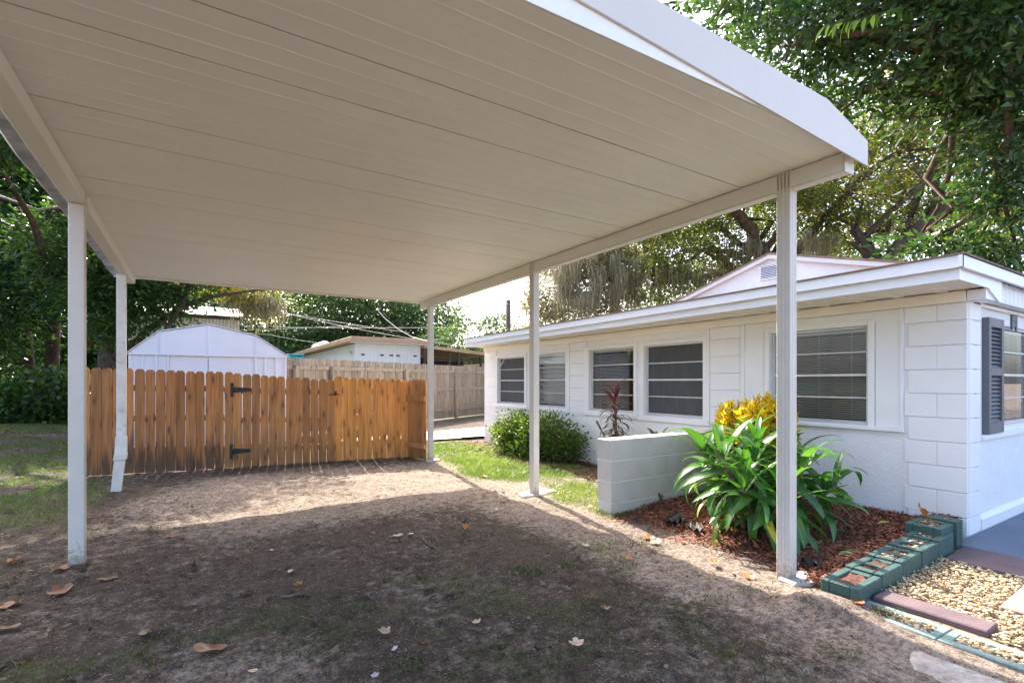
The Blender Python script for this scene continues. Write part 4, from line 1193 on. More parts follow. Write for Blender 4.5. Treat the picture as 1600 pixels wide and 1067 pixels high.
# ------------------------------------------------------------------ SHED
def build_shed():
    Y = 11.6; S = empty("garden_shed", (.3, Y, 0), label="white steel garden shed with gambrel roof and sliding doors", cat="shed")
    sx, Yb = .3, 14.4
    prof = [(-1.05, 1.84), (-.60, 2.235), (.215, 2.42), (1.06, 2.235), (1.64, 1.85)]
    def add(mb, n, m, parent=S, **k):
        mb.v = [(v[0] - sx, v[1] - Y, v[2]) for v in mb.v]; return mb.build(n, m, parent, **k)
    # ribbed front wall beneath the header, with door opening
    w = MB()
    for (a, b) in ((-1.05, -.42), (1.02, 1.64)):
        w.box(a, b, Y + .02, Y + .04, -.1, 1.84)
        n = 3
        for i in range(n + 1):
            x = a + (b - a) * i / n
            x = min(max(x, a + .025), b - .025)
            w.box(x - .022, x + .022, Y - .002, Y + .0195, -.1, 1.838, .006)
    w.box(-1.049, -1.03, Y + .041, Yb, -.1, 1.84); w.box(1.62, 1.639, Y + .041, Yb, -.1, 1.84); w.box(-1.05, 1.64, Yb, Yb + .02, -.1, 1.84)
    add(w, "wall", M['shed'])
    for (a, b, d) in ((-.419, .205, .030), (.215, 1.018, .022)):
        m = MB().box(a, b, Y + d, Y + d + .015, -.05, 1.79, .002)
        dr = add(m, "door", M['shed'])
        add(MB().box(b - .05 if a < 0 else a + .02, b - .02 if a < 0 else a + .05, Y + d - .02, Y + d, .85, 1.0, .004), "handle", M['alu'], dr)
    # gable header panels with standing ribs
    g = MB().prism([(p[0], p[1] - .012) for p in prof] + [(1.64, 1.815), (-1.05, 1.80)], 'y', Y - .012, Y + .018)
    add(g, "gable_panel", M['shed'])
    r = MB()
    for x, zt in ((-.60, 2.20), (-.57, 2.20), (1.02, 2.22), (1.06, 2.20)): r.box(x - .006, x + .006, Y - .022, Y - .0125, 1.83, zt)
    r.add([(.18, Y - .013, 1.83), (.215, Y - .03, 1.83), (.25, Y - .013, 1.83), (.18, Y - .013, 2.40), (.215, Y - .03, 2.40), (.25, Y - .013, 2.40)], [(0, 1, 4, 3), (1, 2, 5, 4)])
    r.box(-1.05, 1.64, Y - .026, Y - .0125, 1.792, 1.822, .003)
    add(r, "header_rib", M['shed'])
    rf = MB(); pts = prof
    for i in range(4):
        (xa, za), (xb, zb) = pts[i], pts[i + 1]
        if i == 0: xa -= .05; za -= .045
        if i == 3: xb += .05; zb -= .035
        v = [(xa, Y - .05, za), (xb, Y - .05, zb), (xb, Y - .05, zb + .014), (xa, Y - .05, za + .014), (xa, Yb + .05, za), (xb, Yb + .05, zb), (xb, Yb + .05, zb + .014), (xa, Yb + .05, za + .014)]
        rf.add(v, [(0, 1, 2, 3), (7, 6, 5, 4), (0, 4, 5, 1), (1, 5, 6, 2), (2, 6, 7, 3), (3, 7, 4, 0)])
    add(rf, "roof", M['shed'])
build_shed()

# ------------------------------------------------------------------ trailer and neighbour house
def build_trailer():
    Y = 19.3; T = empty("mobile_home", (-1.5, Y, 0), label="ribbed off white trailer with brown trim behind the shed", cat="mobile home")
    x0, x1 = -1.75, 1.25
    n = 120; xs = np.linspace(x0, x1, n); V = []
    for i, xv in enumerate(xs):
        y = Y - (.035 if i % 4 in (1, 2) else 0)
        V += [(xv + 1.5, y - Y, -.1), (xv + 1.5, y - Y, 3.40)]
    m = MB().add(V, [(2 * i, 2 * i + 2, 2 * i + 3, 2 * i + 1) for i in range(n - 1)])
    m.add([(x1 + 1.5, 0, -.1), (x1 + 1.5, 4, -.1), (x1 + 1.5, 4, 3.4), (x1 + 1.5, 0, 3.4)], [(0, 1, 2, 3)])
    m.build("wall", M['trailer'], T)
    MB().box(x0 + 1.5, x1 + 1.52, -.09, -.04, 3.36, 3.47, .01).build("trim", M['brownbeam'], T)
    MB().add([(x0 + 1.5, -.14, 3.475), (x1 + 1.65, -.14, 3.475), (x1 + 1.65, 2.1, 4.02), (x0 + 1.5, 2.1, 4.02), (x0 + 1.5, 4.2, 3.475), (x1 + 1.65, 4.2, 3.475)], [(0, 1, 2, 3), (3, 2, 5, 4), (1, 5, 2)]).build("roof", M['whiteroof'], T)
build_trailer()

def build_neighbour():
    X, Y = 5.94, 22.25
    N = empty("neighbour_house", (X, Y, 0), label="white flat roofed house with brown eaves and screened porch beyond the grey fence", cat="house")
    def add(mb, n, m, parent=N, **k):
        mb.v = [(v[0] - X, v[1] - Y, v[2]) for v in mb.v]; return mb.build(n, m, parent, **k)
    x1 = 8.93
    w = MB().box(X, x1, Y, 38, -.1, 2.98)
    add(w, "wall", M['nhouse'])
    g = MB()
    for i in range(17): g.box(X + .08 + i * .175, X + .10 + i * .175, Y - .012, Y - .0005, 1.95, 2.975)
    g.box(X, x1, Y - .02, Y - .0005, 1.90, 1.945)
    add(g, "batten", M['nhouse'])
    for (t, c) in ((.10, 1), (.385, 1), (.53, 1), (.635, 1), (.91, 0)):
        xx = X + (x1 - X) * t
        v = add(MB().box(xx - .085, xx + .085, Y - .035, Y - .013, 2.455, 2.535, .01), "wall_vent", M['rosevent'])
        add(MB().box(xx - .055, xx + .055, Y - .038, Y - .0355, 2.475, 2.512), "opening", M['dark'], v)
    wf = MB().box(6.95, 8.25, Y - .03, Y - .021, 1.2, 1.93, .004)
    f = add(wf, "window", M['trim'])
    add(MB().box(6.99, 8.21, Y - .034, Y - .0305, 1.24, 1.86), "pane", M['screen'], f)
    s = add(MB().box(X - .03, X - .001, 29.5, 30.3, 1.55, 2.3), "window", M['trim'])
    add(MB().box(X - .035, X - .031, 29.6, 30.2, 1.6, 2.25), "pane", M['blind'], s)
    add(MB().box(X - .05, X + .04, Y - .03, Y + .05, 0, 2.9, .01), "corner_board", M['nhouse'])
    add(MB().tube([(X - .05, Y + .6, 2.55), (X - .05, Y + .7, 2.62), (X - .12, Y + .7, 2.62)], .06, 8), "floodlight", M['alu'])
    r = MB().box(X - .35, x1 + .25, Y - .55, 39, 3.02, 3.24, .02)
    add(r, "roof", M['brownroof'])
    add(MB().box(X - .3, x1 + .2, Y - .5, Y - .001, 2.985, 3.019), "eave_soffit", M['nhouse'])
    # roof vents
    for i, yy in enumerate((29.0, 30.0, 31.2)):
        a = np.linspace(0, math.pi, 7)
        add(MB().tube([(X + .1 + .22 * math.cos(t), yy, 3.24 + .22 * math.sin(t)) for t in a], .10, 8), "roof_vent", M['whiteroof'])
    # porch
    px1 = 12.6
    p = MB().add([(x1, Y - .5, 2.86), (px1, Y - .5, 2.56), (px1, Y - .5, 2.72), (x1, Y - .5, 3.0), (x1, Y + 7, 2.86), (px1, Y + 7, 2.56), (px1, Y + 7, 2.72), (x1, Y + 7, 3.0)],
                 [(0, 1, 2, 3), (7, 6, 5, 4), (0, 4, 5, 1), (1, 5, 6, 2), (2, 6, 7, 3), (3, 7, 4, 0)])
    add(p, "porch_roof", M['brownroof'])
    for xx in (x1 + .06, 10.25, 10.75, 11.95, px1 - .1):
        add(MB().box(xx - .05, xx + .05, Y - .42, Y - .32, 0, 2.86 - .3 * (xx - x1) / (px1 - x1)), "porch_post", M['brownbeam'])
    add(MB().box(x1 + .02, px1, Y - .36, Y - .34, 2.28, 2.36), "porch_rail", M['brownbeam'])
    add(MB().box(x1 + .03, px1 - .15, Y + 2.5, Y + 2.6, 0, 2.55), "porch_back", M['porchdark'])
    add(MB().box(x1 + .03, px1 - .15, Y - .30, Y + 2.4, 1.05, 1.10), "porch_table", M['porchdark'])
build_neighbour()
cw = empty("distant_white_house", (14.6, 24.5, 0), label="sliver of white wall past the porch beside the block house corner", cat="house")
MB().box(-.9, 3, 0, 3, 0, 2.15).build("wall", M['nhouse'], cw); MB().box(-1.2, 3.2, -.3, 3.2, 2.16, 2.3).build("roof", M['brownroof'], cw)
tp_ = at(461, 557, 19.5)
tb_ = empty("storage_bin", (tp_[0], tp_[1], 0), label="teal plastic box above the grey fence beside the shed", cat="storage box")
MB().box(-.26, .26, -.26, .26, 1.6, tp_[2] + .02, .03).build("body", M['teal'], tb_); MB().box(-.29, .29, -.29, .29, tp_[2] + .025, tp_[2] + .09, .02).build("lid", M['teal'], tb_)
MB().box(-.22, .22, -.22, .22, 0, 1.595, .01).build("stand", M['pole'], tb_)

# ------------------------------------------------------------------ poles and wires
def pole(px, ytop, w, label, arm=False):
    p = at(px, ytop, w)
    r = empty("utility_pole", (p[0], p[1], 0), label=label, cat="utility pole")
    link("shaft", MB().tube([(0, 0, -.2), (0, 0, p[2])], [.17, .13], 10).mesh("shaft", M['pole'], True), r)
    if arm:
        link("crossarm", MB().box(-.75, .75, -.05, .05, p[2] - .35, p[2] - .23, .01).mesh("crossarm", M['cable']), r, rot=(0, 0, -.4))
    for s in (-1, 1):
        link("insulator", MB().tube([(s * .22, 0, p[2] - .1), (s * .30, 0, p[2] + .15), (s * .22, 0, p[2] + .45)], [.035, .03, .02], 6).mesh("insulator", M['pole'], True), r)
pole(794, 469, 26, "bare brown utility pole rising behind the block house roof")
pole(562, 505, 40, "thin utility pole with crossarm against the far trees", True)
def wire(pts, label, r=.012, mat='cable', sag=.0, n=14):
    P = [at(*p) for p in pts]
    t = np.linspace(0, len(P) - 1, n * (len(P) - 1) + 1)
    Q = np.stack([np.interp(t, np.arange(len(P)), [p[i] for p in P]) for i in range(3)], 1)
    Q[:, 2] -= sag * np.sin(np.pi * (t % 1.0))
    prop(link("overhead_wire", MB().tube(Q, r * .72, 5).mesh("overhead_wire", M[mat], True)), label, "wire", "overhead wires across the far trees")
wire([(-300, 380, 26), (420, 484, 26), (720, 541, 26)], "upper pale overhead wire sloping down across the far trees", .016, sag=.12)
wire([(-300, 400, 26), (330, 466, 26), (640, 520, 26)], "pale overhead wire just beneath the carport rear edge", .014, sag=.1)
wire([(300, 505, 27), (560, 512, 27), (1000, 506, 30)], "level overhead wire crossing behind the carport corner post", .014, sag=.08)
wire([(300, 517, 27), (560, 508, 27)], "faint overhead wire ending at the thin crossarm pole", .012, sag=.06)
wire([(200, 500, 26), (420, 523, 26), (540, 541, 26)], "lowest overhead wire over the neighbour roof vents", .012, sag=.05)
wire([(588, 482, 23), (602, 498, 23), (622, 514, 23), (645, 527, 23), (668, 533, 22.5)], "thick white service cable drooping to the neighbour eave", .022, 'blind')
wire([(668, 533, 22.5), (700, 528, 23), (740, 516, 24), (794, 492, 26)], "slack service cable from neighbour eave up to the brown pole", .012)
wire([(590, 462, 26), (794, 494, 26), (1100, 494, 27)], "thin dark wire running behind the bare brown pole", .010, 'pole', sag=.05)

# ------------------------------------------------------------------ green cinder blocks
def cinder_mesh(lx, ly, h, along='x', mat=None, n=2):
    """hollow block; the n holes are lined up along axis"""
    mb = MB(); t = .046
    L, W = (lx, ly) if along == 'x' else (ly, lx)
    bars = [(-L / 2, -L / 2 + t)] + [(-L / 2 + (L - t) * k / n, -L / 2 + (L - t) * k / n + t) for k in range(1, n)] + [(L / 2 - t, L / 2)]
    def bx(a0, a1, b0, b1):
        if along == 'x': mb.box(a0, a1, b0, b1, 0, h, .005)
        else: mb.box(b0, b1, a0, a1, 0, h, .005)
    bx(-L / 2, L / 2, -W / 2, -W / 2 + t); bx(-L / 2, L / 2, W / 2 - t, W / 2)
    for a0, a1 in bars: bx(a0 + .0008, a1 - .0008, -W / 2 + t - .004, W / 2 - t + .004) if False else bx(a0 + .0006, a1 - .0006, -W / 2 + t + .0006, W / 2 - t - .0006)
    fb = MB()
    for a0, a1 in zip([b[1] for b in bars[:-1]], [b[0] for b in bars[1:]]):
        nn = 7
        us = np.linspace(a0, a1, nn); vs = np.linspace(-W / 2 + t, W / 2 - t, nn)
        V = [((u, v) if along == 'x' else (v, u)) + (h - .013 + random.uniform(-.008, .010),) for u in us for v in vs]
        fb.add(V, [(i * nn + j, (i + 1) * nn + j, (i + 1) * nn + j + 1, i * nn + j + 1) for i in range(nn - 1) for j in range(nn - 1)])
    return mb.mesh("cinder_block", mat or M['green']), fb
cinders = []
def cinder(x, y, z, rz, lx, ly, h, along, label, mat, n=2, group="green painted blocks edging the mulch bed"):
    me_, fb = cinder_mesh(lx, ly, h, along, mat, n)
    o = prop(link("cinder_block", me_, None, (x, y, z), (random.uniform(-.012, .012), random.uniform(-.012, .012), rz)), label, "cinder block", group)
    fb.build("soil_fill", M['gravelbed'] if mat is M['palegreen'] else M['mulchbed'], o, True)
    cinders.append((x, y, z + h - .008, lx - .09, ly - .09, rz)); return o
rowl = ["dark green hollow block with open front corner, nearest the carport post", "dark green hollow block second from the post, mulch spilling into it", "dark green hollow block third from the post, gravelly holes",
        "dark green hollow block fourth from the post, splashed with sunlight", "dark green hollow block just below the stacked one by the house corner"]
for i, lb in enumerate(rowl):
    x = 3.285 + i * .318; y = 1.448 + i * .010
    cinder(x, y, -.066 + .012 * i, .03, .308, .20, .19, 'x', lb, M['green'], 1 if i == 0 else 2)
cinder(4.66, 1.525, .03, .02, .25, .22, .195, 'x', "raised green block holding a dead leaf beside the house corner", M['green'], 1)
cinder(4.86, 1.50, .05, .02, .12, .20, .19, 'y', "narrow end green block standing tight against the house corner", M['green'], 1)
fl_lab = ["worn pale green block flush with the dirt under a curled leaf", "worn pale green block sunk in the dirt with gravel in its long hole, second along", "worn pale green block sunk along the gravel court beside the long purple slab", "worn pale green sunk block at the picture's lower edge past the slab's end"]
for i, lb in enumerate(fl_lab):
    cinder(3.165 - .010 * i, 1.17 - .402 * i, -.154, math.pi / 2 - .03, .396, .20, .185, 'x', lb, M['palegreen'], 1 if i != 2 else 1, "worn green blocks sunk along the gravel court")

def slab(x0, x1, y0, y1, z, h, label, mat, rz=0):
    cx, cy = (x0 + x1) / 2, (y0 + y1) / 2
    return prop(link("paving_slab", MB().box(x0 - cx, x1 - cx, y0 - cy, y1 - cy, 0, h, .007).mesh("paving_slab", mat), None, (cx, cy, z), (0, 0, rz)), label, "paving slab", "slabs laid in the gravel court")
slab(3.285, 3.44, .84, 1.335, .012, .048, "narrow purple slab lying against the sunk green blocks", M['paver'], .02)
slab(4.45, 4.905, -.2, 1.375, .012, .036, "wide purple grey slab between gravel and blue patio", M['paver'])
slab(3.73, 4.20, .3, .915, .012, .045, "tan square slab set in sunlit gravel", M['paverpale'], .03)
# pebbles
_ic = []
ph = (1 + 5 ** .5) / 2
for a in (-1, 1):
    for b in (-ph, ph): _ic += [(0, a, b), (a, b, 0), (b, 0, a)]
ICO = unit(np.array(_ic, float))
def hull_faces():
    F = []
    n = len(ICO)
    for i in range(n):
        for j in range(i + 1, n):
            for k in range(j + 1, n):
                a, b, c = ICO[i], ICO[j], ICO[k]
                if abs(np.linalg.norm(a - b) - 1.0515) < .02 and abs(np.linalg.norm(b - c) - 1.0515) < .02 and abs(np.linalg.norm(a - c) - 1.0515) < .02:
                    F.append((i, j, k) if np.dot(np.cross(b - a, c - a), a + b + c) > 0 else (i, k, j))
    return np.array(F)
ICOF = hull_faces()
def pebbles(name, P, s, mat, tint, kind="stuff", flat=.6, **kw):
    n = len(P)
    S = s[:, None] * np.stack([.8 + .5 * RNG.random(n), .65 + .4 * RNG.random(n), flat * (.7 + .5 * RNG.random(n))], 1)
    th = RNG.random(n) * 6.28; c_, s_ = np.cos(th), np.sin(th)
    V = ICO[None] * (1 + .16 * RNG.normal(size=(n, 12, 1)).clip(-1, 1)) * S[:, None]
    X = V[..., 0] * c_[:, None] - V[..., 1] * s_[:, None]; Y = V[..., 0] * s_[:, None] + V[..., 1] * c_[:, None]
    V = np.stack([X, Y, V[..., 2]], -1) + P[:, None]
    F = (np.arange(n)[:, None, None] * 12 + ICOF[None]).reshape(-1, 3)
    return prop(link(name, mesh_np(name, V.reshape(-1, 3), F, mat, True, np.repeat(tint, 12))), kind=kind, **kw)
n = 13000
px_ = RNG.uniform(3.28, 4.9, n); py_ = RNG.uniform(-.9, 1.385, n)
ok = ~((px_ > 3.27) & (px_ < 3.455) & (py_ > .82) & (py_ < 1.36)) & ~((px_ > 4.44) & (py_ < 1.385)) & ~((px_ > 3.72) & (px_ < 4.21) & (py_ > .28) & (py_ < .93)) & (py_ < 1.37 + .03 * (px_ - 3.2))
px_, py_ = px_[ok], py_[ok]
pz_ = .026 + .028 * RNG.random(len(px_))
ex_, ey_, ez_ = [], [], []
for (x, y, z, lx, ly, rz) in cinders:
    m_ = 95 if z > .05 else 130
    if z < .05 or x > 3.9:
        u = RNG.uniform(-.5, .5, m_) * lx; v = RNG.uniform(-.5, .5, m_) * ly
        if z > .05: u, v = u[:60], v[:60]; m_ = 60
        ex_ += list(x + u * math.cos(rz) - v * math.sin(rz)); ey_ += list(y + u * math.sin(rz) + v * math.cos(rz)); ez_ += list(z - .006 + .018 * RNG.random(m_) - (0.01 if z > .05 else 0))
P = np.stack([np.concatenate([px_, ex_]), np.concatenate([py_, ey_]), np.concatenate([pz_, ez_])], 1)
pebbles("gravel", P, .0065 + .0065 * RNG.random(len(P)), M['pebble'], np.clip(RNG.beta(2, 1.6, len(P)), 0, 1), label="honey coloured river gravel")
# a few pale stones by the edge
for i, (a, b, sz, lb) in enumerate([(1275, 925, .06, None)]): pass

# ------------------------------------------------------------------ mulch chips, litter
def chips(name, x, y, z, L, W, mat, tint, tilt=.35, kind="stuff", **kw):
    n = len(x); th = RNG.random(n) * 6.28; tl = RNG.normal(size=n) * tilt
    D = np.stack([np.cos(th) * np.cos(tl), np.sin(th) * np.cos(tl), np.sin(tl)], 1)
    P = np.stack([x, y, z], 1)
    S = np.stack([-np.sin(th), np.cos(th), RNG.normal(size=n) * .4], 1); S = unit(S)
    U = np.cross(D, S)
    L = L[:, None] * .5; W = W[:, None] * .5
    bend = RNG.normal(size=(n, 1)) * .12
    a = P - D * L - U * L * bend; b = P + D * L - U * L * bend; c = P + U * W * .5
    V = np.stack([a - S * W * .5, a + S * W * .5, c - S * W, c + S * W, b - S * W * .6, b + S * W * .6], 1).reshape(-1, 3)
    q = np.arange(n)[:, None] * 6
    F = np.concatenate([q + np.array([[0, 1, 3, 2]]), q + np.array([[2, 3, 5, 4]])], 0)
    return prop(link(name, mesh_np(name, V, F, mat, False, np.repeat(tint, 6))), kind=kind, **kw)
n = 16000
x = RNG.uniform(3.2, 5.30, n); y = RNG.uniform(1.50, 3.54, n)
d = x - mulch_edge(y)
ok = (d > -.02 - .35 * RNG.random(n) ** 3)
x, y, d = x[ok], y[ok], d[ok]
z = np.where(d > -.1, np.maximum(mulch_h(x, y), ground_h(x, y)), ground_h(x, y)) + .004 + .014 * RNG.random(len(x))
chips("mulch", x, y, z, .02 + .055 * RNG.random(len(x)) ** 1.5, .006 + .010 * RNG.random(len(x)), M['mulch'], np.clip(RNG.beta(2, 2.2, len(x)), 0, 1), label="reddish bark mulch round the strap leaved plant")
n = 17000
x = RNG.uniform(-3.6, 3.2, n); y = RNG.uniform(1.15, 8.4, n)
w_ = vnoise(x * 1.3 + 50, y * 1.3); ok = RNG.random(n) < (.25 + .75 * w_) * (1.25 - 1.1 * sandy_sunlit(x, y))
x, y = x[ok], y[ok]
chips("leaf_litter", x, y, ground_h(x, y) + .006, .006 + .028 * RNG.random(len(x)) ** 3, .003 + .008 * RNG.random(len(x)) ** 1.5, M['litter'], np.clip(RNG.beta(1.6, 2.4, len(x)), 0, 1), .25)
n = 9000
x = RNG.uniform(-3.4, 3.1, n); y = 1.15 + 6.0 * RNG.random(n) ** 1.3
ok = RNG.random(n) < .15 + .85 * sstep(.40, .62, fbm(x * 1.7 + 12, y * 1.7, 3) / .875)
ok &= RNG.random(n) < 1.25 - 1.2 * sandy_sunlit(x, y)
x, y = x[ok], y[ok]
chips("leaf_litter", x, y, ground_h(x, y) + .008, .012 + .034 * RNG.random(len(x)) ** 2, .008 + .014 * RNG.random(len(x)), M['litter'], np.clip(RNG.beta(1.3, 2.6, len(x)), 0, 1), .22)
n = 2600
x = RNG.uniform(-3.2, 3.1, n); y = RNG.uniform(1.15, 6.5, n)
chips("straw_litter", x, y, ground_h(x, y) + .007, .03 + .07 * RNG.random(n), .0016 + .0014 * RNG.random(n), M['litter'], np.clip(.45 + RNG.normal(size=n) * .3, 0, 1), .12)
n = 5000
x = np.concatenate([RNG.uniform(4.3, 5.28, n // 2), RNG.uniform(-9, -1.6, n // 2)]); y = np.concatenate([RNG.uniform(3.8, 9.5, n // 2), RNG.uniform(8, 19, n // 2)])
chips("leaf_litter", x, y, ground_h(x, y) + .02, .02 + .06 * RNG.random(n), .012 + .03 * RNG.random(n), M['litter'], np.clip(RNG.beta(1.8, 2, n), 0, 1), .3)

# ------------------------------------------------------------------ grass
def blades(name, x, y, hgt, wid, mat, tint, lean=.45, z=None, **kw):
    n = len(x); th = RNG.random(n) * 6.28; z = ground_h(x, y) if z is None else z
    P = np.stack([x, y, z - .004], 1)
    S = np.stack([np.cos(th), np.sin(th), np.zeros(n)], 1)
    ph_ = RNG.random(n) * 6.28
    ln = np.abs(RNG.normal(size=n)) * lean
    O = np.stack([np.cos(ph_) * ln, np.sin(ph_) * ln, np.ones(n)], 1)
    h = hgt[:, None]; w = wid[:, None]
    m = P + O * h * .5
    tip = m + (O * np.array([1.8, 1.8, .75])) * h * .5
    V = np.stack([P - S * w * .5, P + S * w * .5, m - S * w * .4, m + S * w * .4, tip], 1).reshape(-1, 3)
    q = np.arange(n)[:, None] * 5
    F = np.concatenate([q + np.array([[0, 1, 3]]), q + np.array([[0, 3, 2]]), q + np.array([[2, 3, 4]])], 0)
    return prop(link(name, mesh_np(name, V, F, mat, False, np.repeat(tint, 5))), kind="stuff", **kw)
def scatter_grass(x0, x1, y0, y1, n):
    x = RNG.uniform(x0, x1, n); y = RNG.uniform(y0, y1, n)
    g = grassy(x, y); ok = RNG.random(n) < g ** 1.3
    return x[ok], y[ok], g[ok]
x, y, g = scatter_grass(2.6, 5.1, 2.8, 10.0, 95000)
hh = (.022 + .045 * RNG.random(len(x))) * (.5 + .6 * g)
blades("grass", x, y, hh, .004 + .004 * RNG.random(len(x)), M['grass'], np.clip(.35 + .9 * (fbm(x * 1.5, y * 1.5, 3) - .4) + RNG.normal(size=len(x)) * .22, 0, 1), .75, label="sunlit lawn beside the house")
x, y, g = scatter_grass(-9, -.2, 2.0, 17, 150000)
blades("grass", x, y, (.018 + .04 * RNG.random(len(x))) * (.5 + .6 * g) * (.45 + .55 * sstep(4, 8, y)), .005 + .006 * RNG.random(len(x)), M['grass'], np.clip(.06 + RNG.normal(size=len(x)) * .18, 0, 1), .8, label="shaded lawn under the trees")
x, y, g = scatter_grass(-1.5, 3.0, 1.1, 4.6, 60000)
blades("grass", x, y, (.016 + .034 * RNG.random(len(x))) * (.5 + .6 * g), .003 + .003 * RNG.random(len(x)), M['drygrass'], np.clip(.35 + .9 * (fbm(x * 2.3, y * 2.3, 3) - .4) + RNG.normal(size=len(x)) * .22, 0, 1), 1.1, label="thin scruffy grass in the shaded dirt")
# isolated tufts
tx, ty, tg = [], [], []
for (a, b, cnt, sp) in [(822, 742, 380, .07), (1290, 660 + 260, 60, .05), (655, 905, 60, .05), (558, 945, 60, .04), (825, 890, 150, .07), (890, 880, 60, .03), (640, 1040, 90, .06), (905, 740, 200, .2), (975, 770, 60, .1), (1180, 925, 60, .06),
                         (1010, 790 + 60, 150, .09), (790, 660 + 60, 200, .2), (1385, 968, 90, .04), (1348, 940, 40, .03), (300, 800, 120, .2), (520, 930, 50, .05), (1100, 1000, 120, .1), (1200, 1040, 120, .12), (950, 1000, 200, .16), (1060, 960, 200, .14), (500, 1000, 260, .14), (220, 1045, 60, .05)]:
    gx0, gy0 = on_ground(a, b); tx += list(gx0 + RNG.normal(size=cnt) * sp); ty += list(gy0 + RNG.normal(size=cnt) * sp); tg += [.5 if b > 800 else .75] * cnt
tx, ty, tg = map(np.array, (tx, ty, tg))
blades("grass_tufts", tx, ty, .014 + .032 * RNG.random(len(tx)), .004 + .004 * RNG.random(len(tx)), M['drygrass'], np.clip(tg * .45 + RNG.normal(size=len(tx)) * .2, 0, 1), 1.1, label="scattered grass tufts in the dirt")

# ------------------------------------------------------------------ fallen leaves
def lobed_leaf(size, curl, seed, mat, kind):
    r_ = random.Random(seed); n = 26; V = [(0, 0, 0)]; 
    for i in range(n):
        a = 2 * math.pi * i / n
        if kind == 'lobed':
            rad = .55 + .38 * abs(math.cos(2.5 * (a - math.pi / 2))) ** .8 + r_.uniform(-.05, .05)
        else:
            rad = (.58 + .38 * abs(math.sin(a)) ** 1.4) * (1 + r_.uniform(-.05, .05))
        V.append((rad * math.cos(a) * (.85 if kind == 'lobed' else .78), rad * math.sin(a), 0))
    V2 = [V[0]] + [(v[0] * .55, v[1] * .55, 0) for v in V[1:]] + V[1:]
    k1, k2, k3 = r_.uniform(.5, 1.2) * curl, r_.uniform(-.5, .5) * curl, r_.uniform(0, 6)
    out = []
    for (x, y, z) in V2:
        zz = k1 * (x * x) * 1.0 + .45 * k1 * y * y + k2 * x * y + .12 * curl * math.sin(5 * x + k3) * math.cos(4 * y + k3) - .10 * abs(x) * curl
        out.append((x * size * .5, y * size * .5, zz * size * .5))
    F = [(0, 1 + i, 1 + (i + 1) % n) for i in range(n)] + [(1 + i, 1 + n + i, 1 + n + (i + 1) % n, 1 + (i + 1) % n) for i in range(n)]
    # stalk
    mb = MB().add(out, F)
    mb.tube([(0, -.40 * size, .01 * size), (.02 * size, -.62 * size, .03 * size), (.05 * size, -.75 * size, .02 * size)], [.012 * size, .009 * size, .007 * size], 5)
    me = mb.mesh("dead_leaf", mat, True)
    return me
